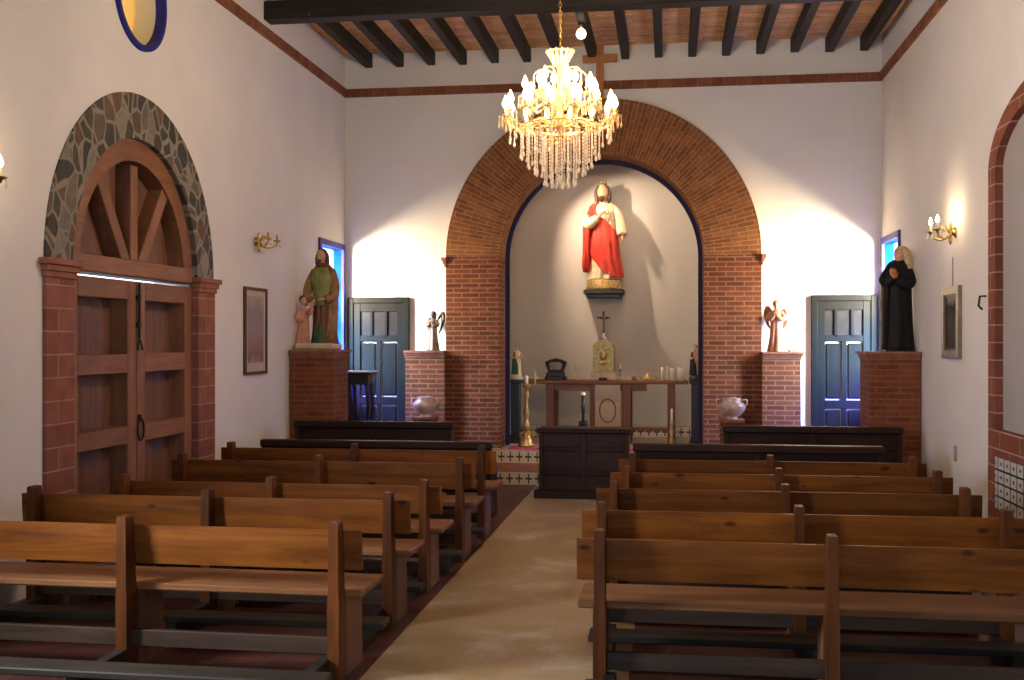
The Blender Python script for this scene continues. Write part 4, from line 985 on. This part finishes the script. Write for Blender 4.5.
# the local z of pixel y: 0 at the lowest drop
m = MB()
z = 1.06
k = 0
while z < 2.56:
    a = k % 2
    m.tube([((0.011 * math.cos(th)) * (1 - a), (0.011 * math.cos(th)) * a, z + 0.02 + 0.02 * math.sin(th)) for th in [i * PI / 5 for i in range(11)]], 0.0028, 5)
    z += 0.032; k += 1
m.build('chain', 'brass', t, True)
m = MB(); m.lathe([(0.0, 2.54), (0.05, 2.55), (0.07, 2.58), (0.0, 2.58)], seg=20); m.build('ceiling_rose', 'brass', t, True)
m = MB(); m.lathe([(0.012, 0.28), (0.03, 0.33), (0.012, 0.38), (0.03, 0.45), (0.06, 0.50), (0.03, 0.56), (0.015, 0.62), (0.035, 0.68), (0.05, 0.73), (0.02, 0.78), (0.012, 0.86), (0.025, 0.92), (0.012, 1.07)], seg=20); m.build('stem', 'amber', t, True)
m = MB(); m.tube([(0, 0, 0.27), (0, 0, 1.07)], 0.008, 8); m.build('core_rod', 'brass', t)
m = MB(); ring_ = lambda r, z, w: m.tube([(r * math.cos(i * PI / 14), r * math.sin(i * PI / 14), z) for i in range(29)], w, 6)
ring_(0.052, 0.945, 0.008); ring_(0.07, 0.985, 0.006); ring_(0.098, 1.04, 0.009)
for i in range(14):
    a = i * PI / 7; c_, s_ = math.cos(a), math.sin(a)
    m.tube([(0.052 * c_, 0.052 * s_, 0.945), (0.068 * c_, 0.068 * s_, 0.985), (0.098 * c_, 0.098 * s_, 1.04), (0.112 * c_, 0.112 * s_, 1.05)], [0.007, 0.010, 0.011, 0.004], 6, 10)
m.build('crown', 'amber', t, True)
m = MB(); m.lathe([(0.03, 0.44), (0.09, 0.455), (0.105, 0.475), (0.06, 0.495), (0.03, 0.50)], seg=24); m.build('hub', 'amber', t, True)
m = MB(); m.tube([(0.19 * math.cos(i * PI / 16), 0.19 * math.sin(i * PI / 16), 0.44) for i in range(33)], 0.007, 6)
m.tube([(0.30 * math.cos(i * PI / 16), 0.30 * math.sin(i * PI / 16), 0.475) for i in range(33)], 0.006, 6)
m.tube([(0.10 * math.cos(i * PI / 16), 0.10 * math.sin(i * PI / 16), 0.36) for i in range(33)], 0.006, 6)
for i in range(6):
    a = i * PI / 3; m.tube([(0, 0, 0.46), (0.10 * math.cos(a), 0.10 * math.sin(a), 0.36)], 0.004, 5); m.tube([(0.06 * math.cos(a), 0.06 * math.sin(a), 0.47), (0.30 * math.cos(a), 0.30 * math.sin(a), 0.475)], 0.004, 5)
m.build('frame', 'brass', t, True)
# arms: lower tier of 14, upper tier of 8
def c_arm(R, z0, zc, dip):
    m = MB()
    m.tube([(0.04, 0, z0), (R * 0.35, 0, z0 + 0.06), (R * 0.72, 0, zc - dip), (R * 0.95, 0, zc - dip * 0.5), (R, 0, zc)], [0.010, 0.011, 0.010, 0.009, 0.009], 7, 18)
    a = m.build('arm', 'amber', t, True)
    c = (R, 0, zc)
    m = MB(); m.lathe([(0.008, -0.012), (0.02, -0.004), (0.048, 0.006), (0.054, 0.014), (0.014, 0.016)], c, 16); m.build('drip_pan', 'amber', a, True)
    m = MB(); m.lathe([(0.013, 0.012), (0.013, 0.07), (0.009, 0.074)], c, 10); m.build('candle_sleeve', 'sleeve', a, True)
    m = MB(); m.lathe([(0.010, 0.07), (0.024, 0.09), (0.027, 0.106), (0.015, 0.14), (0.002, 0.17)], c, 12); m.build('bulb', 'bulb', a, True)
    m = MB()
    for k in range(6):
        an = k * PI / 3
        m.lathe([(0.001, -0.085), (0.010, -0.066), (0.006, -0.046), (0.0025, -0.036), (0.006, -0.022), (0.002, 0.008)], (R + 0.05 * math.cos(an), 0.05 * math.sin(an), zc), 6)
    m.build('pan_drops', 'amber', a, True)
    return a
def spin(a, n, off):
    for i in range(n):
        if i == 0: o = a
        else:
            o = a.copy(); COL.objects.link(o); o.parent = t
            for g in a.children:
                d = g.copy(); COL.objects.link(d); d.parent = o
        o.rotation_euler = (0, 0, off + i * 2 * PI / n)
spin(c_arm(0.415, 0.47, 0.545, 0.09), 14, 0.12)
spin(c_arm(0.27, 0.60, 0.685, 0.08), 8, 0.3)
spin(c_arm(0.125, 0.70, 0.76, 0.05), 4, 0.5)
# top scroll arms with single drops
m = MB(); m.tube([(0.02, 0, 0.80), (0.08, 0, 0.90), (0.16, 0, 0.90), (0.20, 0, 0.865)], 0.006, 6, 14)
m.lathe([(0.001, -0.12), (0.011, -0.09), (0.006, -0.06), (0.003, -0.05), (0.007, -0.03), (0.002, 0.0)], (0.20, 0, 0.865), 7)
sa = m.build('scroll_arm', 'amber', t, True)
for i in range(8):
    o = sa if i == 0 else sa.copy()
    if i: COL.objects.link(o); o.parent = t
    o.rotation_euler = (0, 0, 0.2 + i * PI / 4)
# strands of beads
def strand(R, ztop, ln):
    m = MB(); prof = []; n = max(3, int(ln / 0.03)); z = ztop
    prof.append((0.0015, z))
    for i in range(n):
        zz = ztop - (ln - 0.05) * (i + 0.5) / n; prof += [(0.0025, zz + 0.009), (0.0065, zz), (0.0025, zz - 0.009)]
    e = ztop - ln
    prof += [(0.003, e + 0.045), (0.013, e + 0.018), (0.009, e + 0.005), (0.001, e)]
    m.lathe(list(reversed(prof)), (R, 0, 0), 7)
    return m.build('pendant_strand', 'crystal', t, True)
for R, zt, ln, n in ((0.385, 0.475, 0.13, 20), (0.30, 0.475, 0.25, 20), (0.245, 0.465, 0.31, 16), (0.19, 0.44, 0.34, 16), (0.12, 0.40, 0.38, 12), (0.065, 0.38, 0.375, 8)):
    a = strand(R, zt, ln)
    for i in range(n):
        o = a if i == 0 else a.copy()
        if i: COL.objects.link(o); o.parent = t
        o.rotation_euler = (0, 0, i * 2 * PI / n + R * 9)
CH = 55.0
for i in range(5):
    a = i * 2 * PI / 5 + 0.35
    point('chandelier_light', (0.34 * math.cos(a), 0.34 * math.sin(a), 0.82), CH, (1.0, 0.72, 0.44), 0.06, t)

# bare bulb from the rafters
t = thing('hanging_bulb', 'bare round light bulb hanging below the rafters, above the altar', 'light bulb', (-0.975, 12.5, 5.13))
m = MB(); m.lathe([(0.012, 0.09), (0.03, 0.10), (0.03, 0.11), (0.0, 0.12)], seg=14); m.tube([(0, 0, 0.11), (0, 0, 0.295)], 0.006, 6); m.build('cord', 'lead', t)
m = MB(); m.lathe([(0.02, 0.06), (0.022, 0.11), (0.012, 0.12)], seg=14); m.build('socket', 'brass', t, True)
m = MB(); m.lathe([(0.0, -0.06), (0.042, -0.042), (0.06, 0.0), (0.046, 0.04), (0.02, 0.062)], seg=20); m.build('globe', emit('warm_globe', (1.0, 0.80, 0.55), 5.0), t, True)

# niche spotlights hidden behind the arch shoulders
for x, w, tx, lab in ((-1.62, 215.0, -0.12, 'small black spotlight behind the left shoulder of the altar arch'), (-0.07, 45.0, -1.55, 'small black spotlight behind the right shoulder of the altar arch')):
    t = thing('spotlight', lab, 'spotlight', (x, 14.64, 3.92))
    sg = 1 if x < -0.8 else -1
    m = MB(); m.lathe([(0.03, 0.0), (0.032, 0.06), (0.02, 0.075), (0.0, 0.075)], seg=16); o = m.build('can', 'iron', t, True); o.rotation_euler = (0.5, sg * -0.5, 0)
    m = MB(); m.tube([(0, 0, 0.05), (-sg * 0.01, -0.04, 0.09)], 0.008, 6); m.build('bracket', 'iron', t)
    spot('niche_spot', (x + sg * 0.015, 14.655, 3.89), (tx, 15.7, 2.55), w, (1.0, 0.76, 0.53), 92, 0.6, 0.018)

# ------------------------------------------------------------------ statue shelf
t = thing('wall_shelf', 'thick black shelf on the niche wall under the red robed statue', 'shelf', (-0.885, NY, 2.28))
MB().box(-0.275, 0.275, -0.44, 0.0, 0.05, 0.11, 0.008).build('board', 'black_wood', t)
MB().box(-0.235, 0.235, -0.38, 0.0, 0.0, 0.05, 0.006).build('underboard', 'black_wood', t)

# ------------------------------------------------------------------ statues
D = math.radians
def statue_red():
    t = thing('statue', 'painted statue of a bearded man in red and cream robes on the black shelf', 'statue', (-0.885, 15.45, 2.39))
    m = MB(); m.lathe([(0.25, 0), (0.255, 0.03), (0.235, 0.06), (0.24, 0.12), (0.21, 0.15), (0.0, 0.16)], seg=28, sy=0.72); m.build('plinth', 'gilt_paint', t, True)
    m = MB(); m.loft([(0.15, 0.01, 0, 0.205, 0.15), (0.3, 0.01, 0, 0.185, 0.135), (0.6, 0.0, 0.01, 0.165, 0.12), (0.85, 0.0, 0.02, 0.15, 0.105), (1.02, 0, 0.02, 0.165, 0.105), (1.13, 0, 0.02, 0.175, 0.09), (1.20, 0, 0.03, 0.10, 0.07), (1.23, 0, 0.03, 0.05, 0.05)], 44, 64, 12, 0.15)
    m.build('tunic', 'cream', t, True)
    # red mantle round hips and over the right shoulder
    m = MB(); m.loft([(0.17, 0.05, 0.0, 0.20, 0.165, D(-75), D(60)), (0.30, 0.02, 0, 0.205, 0.16, D(-110), D(90)), (0.48, 0.0, 0, 0.195, 0.15, D(-150), D(110)), (0.66, 0.0, 0.0, 0.185, 0.145, D(-175), D(80)), (0.80, -0.005, 0.01, 0.175, 0.135, D(-185), D(-20)), (0.94, -0.01, 0.015, 0.172, 0.13, D(-195), D(-75)), (1.06, -0.01, 0.02, 0.19, 0.125, D(-215), D(-118)), (1.16, -0.01, 0.025, 0.17, 0.10, D(-225), D(-128)), (1.205, -0.01, 0.03, 0.10, 0.08, D(-230), D(-125))], 44, 64, 9, -0.06)
    m.build('mantle', 'red', t, True, mods=[SOLID(0.016)])
    m = MB(); m.loft([(0.25, -0.255, 0.0, 0.035, 0.06), (0.34, -0.25, 0, 0.055, 0.09), (0.5, -0.245, 0.0, 0.06, 0.10), (0.75, -0.235, 0.0, 0.06, 0.105), (0.95, -0.215, 0.0, 0.07, 0.11), (1.10, -0.16, 0.02, 0.065, 0.09), (1.17, -0.11, 0.03, 0.04, 0.06)], 34, 30, 5, 0.22, 0.6)
    m.build('mantle_fall', 'red', t, True)
    # sleeves
    m = MB(); m.tube([(0.12, 0.02, 1.13), (0.19, 0.0, 1.02), (0.225, -0.03, 0.88), (0.245, -0.06, 0.76)], [0.06, 0.066, 0.066, 0.078], 14, 18); m.build('left_sleeve', 'cream', t, True)
    m = MB(); m.tube([(-0.12, 0.02, 1.12), (-0.20, -0.02, 1.0), (-0.21, -0.08, 0.90), (-0.14, -0.14, 0.95), (-0.09, -0.15, 0.985)], [0.06, 0.07, 0.075, 0.06, 0.045], 14, 22); m.build('right_sleeve', 'cream', t, True)
    m = MB(); m.head((-0.02, 0.0, 1.345), 0.225, yaw=D(-6), tilt=D(6))
    h = m.build('head', 'skin', t, True); MB().face((-0.02, 0.0, 1.345), 0.225, D(-6), D(6)).build('painted_face', 'hair', h, True); m = MB()
    m.tube([(-0.10, -0.15, 0.975), (-0.07, -0.155, 1.0)], [0.028, 0.024], 10); m.hand((-0.07, -0.155, 1.0), (0.75, -0.15, 0.55), (0.2, 0.9, -0.3), (-0.4, 0, 0.8), 0.13, 0.3)
    m.build('hand', 'skin', t, True); m = MB()
    m.tube([(0.245, -0.06, 0.78), (0.25, -0.07, 0.73)], [0.03, 0.024], 10); m.hand((0.25, -0.07, 0.74), (0.1, -0.25, -1), (-0.2, -1, 0.1), (-0.9, 0, 0), 0.14, 0.25)
    m.build('hand', 'skin', t, True)
    # hair, beard, gilt halo crown
    m = MB()
    m.ell((-0.02, 0.035, 1.375), (0.085, 0.09, 0.105))
    for s in (-1, 1): m.tube([(-0.02 + s * 0.055, -0.015, 1.43), (-0.02 + s * 0.088, 0.0, 1.36), (-0.02 + s * 0.088, 0.005, 1.29), (-0.02 + s * 0.085, -0.01, 1.23), (-0.02 + s * 0.075, -0.03, 1.19)], [0.024, 0.028, 0.03, 0.024, 0.008], 10, 16)
    m.tube([(-0.02, 0.09, 1.40), (-0.02, 0.10, 1.28), (-0.02, 0.09, 1.16)], [0.07, 0.075, 0.06], 12, 10)
    m.tube([(-0.03, -0.075, 1.27), (-0.032, -0.085, 1.245), (-0.03, -0.075, 1.205)], [0.042, 0.036, 0.012], 10, 8)
    m.build('hair_and_beard', 'hair', t, True)
    m = MB(); m.lathe([(0.055, 1.45), (0.05, 1.465), (0.03, 1.47)], (-0.02, 0.03, 0), 18)
    for k in range(8):
        a = k * PI / 4; m.tube([(-0.02 + 0.045 * math.cos(a), 0.03 + 0.045 * math.sin(a), 1.46), (-0.02 + 0.05 * math.cos(a), 0.03 + 0.05 * math.sin(a), 1.515)], [0.008, 0.002], 5)
    m.build('crown', 'gold', t, True)
    m = MB(); m.ell((0.05, -0.115, 1.06), (0.024, 0.016, 0.03)); m.tube([(0.05, -0.115, 1.085), (0.05, -0.118, 1.12)], [0.01, 0.002], 6); m.build('heart', 'gold', t, True)
statue_red()

def statue_left():
    t = thing('statue', 'painted statue of a hooded man in a green tunic beside a child, on left pedestal', 'statue', (-3.93, 12.26, 1.59))
    m = MB(); m.box(-0.225, 0.205, -0.22, 0.20, 0, 0.075, 0.02); m.build('plinth', 'stonebase', t)
    m = MB(); m.loft([(0.07, 0.06, 0, 0.135, 0.13), (0.3, 0.055, 0, 0.112, 0.11), (0.5, 0.05, 0, 0.115, 0.105), (0.68, 0.05, 0.01, 0.125, 0.10), (0.84, 0.04, 0.015, 0.135, 0.10), (0.92, 0.035, 0.02, 0.115, 0.085), (0.985, 0.03, 0.02, 0.06, 0.05)], 36, 52, 11, 0.17)
    m.build('robe', 'rustp', t, True)
    m = MB(); m.loft([(0.50, 0.045, -0.005, 0.115, 0.122, D(-150), D(-30)), (0.66, 0.045, 0.0, 0.12, 0.118, D(-155), D(-25)), (0.80, 0.04, 0.0, 0.135, 0.118, D(-145), D(-35)), (0.93, 0.035, 0.01, 0.12, 0.10, D(-130), D(-50))], 24, 30, 9, -0.02); m.build('tunic', 'greenp', t, True, mods=[SOLID(0.012)])
    m = MB(); m.loft([(0.06, 0.04, -0.09, 0.085, 0.075), (0.16, 0.035, -0.085, 0.07, 0.06), (0.3, 0.03, -0.07, 0.035, 0.04)], 18, 30, 7, 0.2); m.build('cloth_fall', 'dgreen', t, True)
    m = MB(); m.loft([(0.12, 0.125, 0.02, 0.065, 0.12), (0.4, 0.14, 0.02, 0.055, 0.11), (0.65, 0.15, 0.02, 0.055, 0.10), (0.82, 0.125, 0.02, 0.05, 0.09), (0.92, 0.085, 0.03, 0.04, 0.06)], 28, 32, 6, 0.16); m.build('cloak', 'brownp', t, True)
    for s, pts in ((1, [(0.13, 0.02, 0.90), (0.185, -0.02, 0.74), (0.19, -0.09, 0.60), (0.11, -0.15, 0.57)]), (-1, [(-0.06, 0.02, 0.90), (-0.12, -0.02, 0.74), (-0.115, -0.09, 0.60), (-0.02, -0.14, 0.56)])):
        m = MB(); m.tube(pts, [0.046, 0.052, 0.052, 0.044], 12, 18); m.build('sleeve', 'brownp', t, True)
    m = MB(); m.head((0.02, -0.015, 1.06), 0.15, yaw=D(-14), tilt=D(14))
    h = m.build('head', 'skin', t, True); MB().face((0.02, -0.015, 1.06), 0.15, D(-14), D(14)).build('painted_face', 'hair', h, True); m = MB(); m.hand((0.11, -0.15, 0.57), (-0.9, -0.3, 0.0), (0, 0.2, -1), (0, -1, 0.4), 0.105, 0.5); m.build('hand', 'skin', t, True); m = MB(); m.hand((-0.02, -0.14, 0.56), (-0.3, -0.55, -0.7), (-0.6, 0.6, -0.3), (0.7, -0.3, 0.3), 0.105, 0.4)
    m.build('hand', 'skin', t, True)
    m = MB(); m.ell((0.025, 0.02, 1.085), (0.06, 0.066, 0.068))
    for s in (-1, 1): m.tube([(0.02 + s * 0.036, 0.0, 1.11), (0.022 + s * 0.058, 0.01, 1.05), (0.025 + s * 0.06, 0.012, 0.99), (0.03 + s * 0.062, 0.0, 0.95)], [0.017, 0.021, 0.024, 0.012], 9, 12)
    m.tube([(0.03, 0.06, 1.10), (0.03, 0.075, 1.0), (0.03, 0.06, 0.92)], [0.055, 0.06, 0.05], 10, 8)
    m.tube([(0.012, -0.075, 1.01), (0.008, -0.085, 0.985), (0.01, -0.075, 0.95)], [0.03, 0.026, 0.008], 8, 6)
    m.build('hair_and_beard', 'hair', t, True)
    CO = (0.0, -0.065, -0.03)       # the child of the group
    m = MB(); m.loft([(0.07, -0.165, -0.05, 0.078, 0.07), (0.25, -0.16, -0.05, 0.066, 0.06), (0.38, -0.155, -0.05, 0.062, 0.055), (0.46, -0.15, -0.05, 0.066, 0.048), (0.50, -0.15, -0.05, 0.03, 0.03)], 28, 36, 8, 0.16)
    m.tube([(-0.11, -0.06, 0.46), (-0.06, -0.12, 0.44), (-0.03, -0.14, 0.50)], [0.032, 0.03, 0.026], 10, 12); m.tube([(-0.19, -0.06, 0.46), (-0.205, -0.10, 0.38), (-0.15, -0.13, 0.36)], [0.032, 0.032, 0.026], 10, 12)
    m.build('child_robe', 'pink', t, True, loc=CO)
    m = MB(); m.head((-0.15, -0.06, 0.575), 0.125, yaw=D(25), tilt=D(-10)); h = m.build('child_head', 'skin', t, True, loc=CO); MB().face((-0.15, -0.06, 0.575), 0.125, D(25), D(-10)).build('painted_face', 'hair', h, True); m = MB(); m.hand((-0.03, -0.14, 0.49), (0.4, -0.2, 0.7), (0.4, 0.6, -0.2), (-0.6, -0.3, 0.3), 0.06, 0.4); m.build('child_hand', 'skin', t, True, loc=CO); m = MB(); m.hand((-0.15, -0.13, 0.36), (0.9, -0.3, 0.2), (0, 1, 0), (0, 0, 1), 0.06, 0.4); m.build('child_hand', 'skin', t, True, loc=CO)
    m = MB(); m.ell((-0.155, -0.042, 0.598), (0.052, 0.056, 0.052)); m.tube([(-0.155, -0.01, 0.6), (-0.155, 0.0, 0.53)], [0.05, 0.03], 10, 6); m.build('child_hair', 'hair', t, True, loc=CO)
statue_left()

def statue_right():
    t = thing('statue', 'black robed statue with long pale hair on the right pedestal', 'statue', (2.40, 12.27, 1.58))
    m = MB(); m.box(-0.15, 0.15, -0.12, 0.12, 0, 0.025, 0.006); m.build('plinth', 'black_wood', t)
    m = MB(); m.loft([(0.02, 0.0, 0, 0.165, 0.15), (0.3, -0.005, 0, 0.15, 0.135), (0.6, -0.005, 0, 0.145, 0.125), (0.80, 0.0, 0.01, 0.145, 0.12), (0.92, 0.015, 0.02, 0.125, 0.10), (0.975, 0.03, 0.02, 0.06, 0.055)], 36, 52, 10, 0.06); m.build('habit', 'black_cloth', t, True)
    m = MB(); m.loft([(0.02, -0.145, -0.03, 0.03, 0.09), (0.4, -0.14, -0.03, 0.038, 0.10), (0.7, -0.135, -0.03, 0.04, 0.10), (0.84, -0.115, -0.03, 0.035, 0.08)], 24, 28, 5, 0.12); m.build('cape_fall', 'black_cloth', t, True)
    m = MB(); m.tube([(0.09, 0.0, 0.88), (0.115, -0.05, 0.74), (0.05, -0.13, 0.70), (-0.06, -0.15, 0.745)], [0.055, 0.06, 0.055, 0.042], 12, 18); m.build('sleeve', 'black_cloth', t, True)
    m = MB(); m.tube([(-0.07, 0.0, 0.88), (-0.145, -0.05, 0.76), (-0.125, -0.11, 0.73), (-0.075, -0.15, 0.775)], [0.05, 0.06, 0.052, 0.036], 12, 18); m.build('sleeve', 'black_cloth', t, True)
    m = MB(); m.head((0.015, -0.02, 1.015), 0.165, yaw=D(-58), tilt=D(-4)); h = m.build('head', 'skin', t, True); MB().face((0.015, -0.02, 1.015), 0.165, D(-58), D(-4)).build('painted_face', 'hair', h, True)
    m = MB(); m.hand((-0.07, -0.155, 0.765), (-0.1, -0.1, 1), (0.2, 1, 0), (1, 0, 0), 0.115, 0.25); m.build('hand', 'skin', t, True)
    m = MB(); m.hand((-0.085, -0.145, 0.775), (-0.25, -0.1, 1), (0.9, 0.4, 0), (0.2, -1, 0), 0.11, 0.35); m.build('hand', 'skin', t, True)
    m = MB(); m.ell((0.04, 0.012, 1.045), (0.08, 0.08, 0.075))
    for a, b in ((0.075, 0.0), (0.10, 0.03), (0.06, 0.06), (0.095, -0.03), (0.07, -0.045)): m.tube([(a - 0.015, b, 1.07), (a + 0.01, b, 0.99), (a + 0.018, b, 0.91), (a + 0.014, b - 0.01, 0.83)], [0.034, 0.036, 0.032, 0.012], 9, 12)
    m.build('hair', 'blond', t, True)
    m = MB(); m.ell((-0.075, -0.19, 0.83), (0.03, 0.026, 0.035)); m.ell((-0.06, -0.19, 0.79), (0.022, 0.02, 0.025)); m.build('held_fruit', plain('orange_paint', (0.45, 0.16, 0.05), 0.5), t, True)
statue_right()

def angel(label, loc, h, cb, cw, wing_sides, rz):
    t = thing('angel_figurine', label, 'figurine', loc, rz); k = h / 0.55
    S_ = lambda L: [tuple(v * k for v in p) for p in L]
    m = MB(); m.loft(S_([(0, 0, 0, 0.085, 0.075), (0.12, 0, 0, 0.07, 0.06), (0.28, 0, 0, 0.058, 0.05), (0.36, 0, 0, 0.065, 0.05), (0.42, 0, 0, 0.06, 0.045), (0.455, 0, 0, 0.025, 0.025)]), 28, 36, 8, 0.14)
    for s in (-1, 1): m.tube(S_([(s * 0.05, 0, 0.42), (s * 0.085, -0.02, 0.36), (s * 0.05, -0.065, 0.35), (s * 0.01, -0.075, 0.385)]), [0.026 * k, 0.027 * k, 0.024 * k, 0.016 * k], 10, 14)
    m.build('robe', cb, t, True)
    m = MB(); m.head((0, -0.005 * k, 0.50 * k), 0.095 * k); m.build('head', cb, t, True); m = MB(); m.hand((0.01 * k, -0.075 * k, 0.375 * k), (-0.2, 0, 1), (0, 1, 0), (1, 0, 0), 0.05 * k, 0.2); m.hand((-0.01 * k, -0.075 * k, 0.375 * k), (0.2, 0, 1), (0, 1, 0), (-1, 0, 0), 0.05 * k, 0.2); m.build('joined_hands', cb, t, True)
    m = MB(); m.ell((0, 0.012 * k, 0.515 * k), (0.042 * k, 0.045 * k, 0.042 * k)); m.tube(S_([(0, 0.035, 0.51), (0, 0.04, 0.45)]), [0.036 * k, 0.025 * k], 10, 6); m.build('hair', cw, t, True)
    for s, sz in wing_sides:
        m = MB()
        for q in range(6):
            f = q / 5
            m.tube(S_([(s * 0.03, 0.05, 0.40), (s * (0.07 + 0.03 * sz - 0.02 * f), 0.065, 0.43 + 0.07 * sz - 0.05 * f), (s * (0.10 + 0.03 * sz - 0.03 * f), 0.06, 0.36 + 0.06 * sz - 0.07 * f), (s * (0.10 - 0.045 * f), 0.05, 0.28 - 0.06 * f)]), [0.012 * k, 0.024 * k, 0.02 * k, 0.005 * k], 8, 14, flat=0.6)
        m.build('wing', cw, t, True)
angel('dark carved angel with one raised wing on the low plinth left of the arch', (-2.985, 13.98, 1.565), 0.50, 'bronze_light', 'bronze', ((1, 1.5), (-1, 0.4)), D(-15))
angel('pink clay angel with brown wings on the low plinth right of the arch', (1.30, 13.98, 1.555), 0.63, 'clay', 'clay_dark', ((-1, 0.8), (1, 0.3)), D(-10))
m = MB(); m.ell((0, 0, 0.018), (0.028, 0.024, 0.018)); m.ell((0.045, 0.01, 0.014), (0.02, 0.018, 0.014)); tag(m.build('clay_fragment', 'clay', smooth=True, loc=(1.46, 13.95, 1.555)), 'tiny clay lump beside the clay angel on its plinth', 'ornament')

def small_saint(label, loc, h, robe, cloak, rz):
    t = thing('saint_figurine', label, 'figurine', loc, rz); k = h / 0.46
    m = MB(); m.lathe([(0.085, 0), (0.09, 0.015), (0.075, 0.05), (0.06, 0.07), (0.0, 0.075)], seg=20); 
    for v in m.bm.verts: v.co *= k
    m.build('plinth', 'stonebase' if robe != 'pink' else 'black_wood', t, True)
    S_ = lambda L: [tuple(v * k for v in p[:5]) + tuple(p[5:]) for p in L]
    m = MB(); m.loft(S_([(0.065, 0, 0, 0.062, 0.055), (0.2, 0, 0, 0.05, 0.042), (0.3, 0, 0, 0.052, 0.04), (0.355, 0, 0, 0.05, 0.036), (0.385, 0, 0, 0.02, 0.02)]), 24, 32, 8, 0.1); m.build('robe', robe, t, True)
    m = MB(); m.loft(S_([(0.07, 0.0, 0.004, 0.075, 0.066, D(-250), D(-70)), (0.2, 0, 0.004, 0.066, 0.056, D(-250), D(-75)), (0.3, 0, 0.004, 0.062, 0.05, D(-240), D(-110)), (0.365, 0, 0.004, 0.05, 0.04, D(-235), D(-125))]), 20, 26, 6, -0.03); m.build('cloak', cloak, t, True, mods=[SOLID(0.008 * k)])
    m = MB(); m.head((0, -0.003 * k, 0.425 * k), 0.07 * k); m.build('head', 'skin', t, True)
    for s in (-1, 1):
        m = MB()
        m.tube([(s * 0.045 * k, 0, 0.35 * k), (s * 0.065 * k, -0.02 * k, 0.29 * k), (s * 0.03 * k, -0.055 * k, 0.29 * k)], [0.018 * k, 0.018 * k, 0.012 * k], 8, 10); m.hand((s * 0.03 * k, -0.055 * k, 0.29 * k), (-s * 0.6, -0.2, 0.7), (0, 1, 0), (0, -0.3, 1), 0.035 * k, 0.3); m.build('arm', 'skin', t, True)
    m = MB(); m.ell((0, 0.008 * k, 0.436 * k), (0.03 * k, 0.032 * k, 0.03 * k)); m.build('hair', 'hair', t, True)
small_saint('small saint figure in a green cloak on the left black stand', (-2.0, 14.72, AZ + 0.845), 0.46, 'cream', 'dgreen', D(0))
small_saint('small saint figure in dark cloak and pale robe on the right black stand', (0.34, 14.72, AZ + 0.845), 0.46, 'pink', 'black_cloth', D(-10))

# ------------------------------------------------------------------ daylight
w = bpy.data.worlds.new('World'); S.world = w; w.use_nodes = True
bg = w.node_tree.nodes['Background']; bg.inputs[0].default_value = (0.80, 0.90, 1.0, 1); bg.inputs[1].default_value = 2.2
area('window_daylight_left', (-5.55, 12.45, 2.65), (-3.0, YB, 1.95), 2600.0, (0.95, 0.95, 1.0), 1.2, 1.9)
area('window_daylight_right', (XR + 1.35, 12.45, 2.45), (1.38, YB, 1.95), 4200.0, (0.95, 0.95, 1.0), 1.2, 1.9)
area('side_daylight', (XL - 0.30, 3.8, 1.95), (0.5, 6.2, 0.6), 235.0, (0.94, 0.96, 1.0), 0.7, 1.3)
area('entrance_daylight', (-0.8, YF - 0.4, 1.9), (-0.8, 6.0, 1.6), 105.0, (0.62, 0.80, 1.0), 2.8, 3.4)

# ------------------------------------------------------------------ camera
cam = bpy.data.cameras.new('Camera'); cam.sensor_width = 36.0; cam.lens = 1116.0 * 36.0 / 1024.0; cam.clip_start = 0.05
co = bpy.data.objects.new('Camera', cam); COL.objects.link(co)
co.location = (0, 0, 1.7); co.rotation_euler = (PI / 2, 0, math.atan(157.0 / 1116.0))
S.camera = co
S.view_settings.view_transform = 'Standard'; S.view_settings.look = 'None'; S.view_settings.gamma = 1.0; S.view_settings.use_curve_mapping = False
S.view_settings.exposure = 0.0
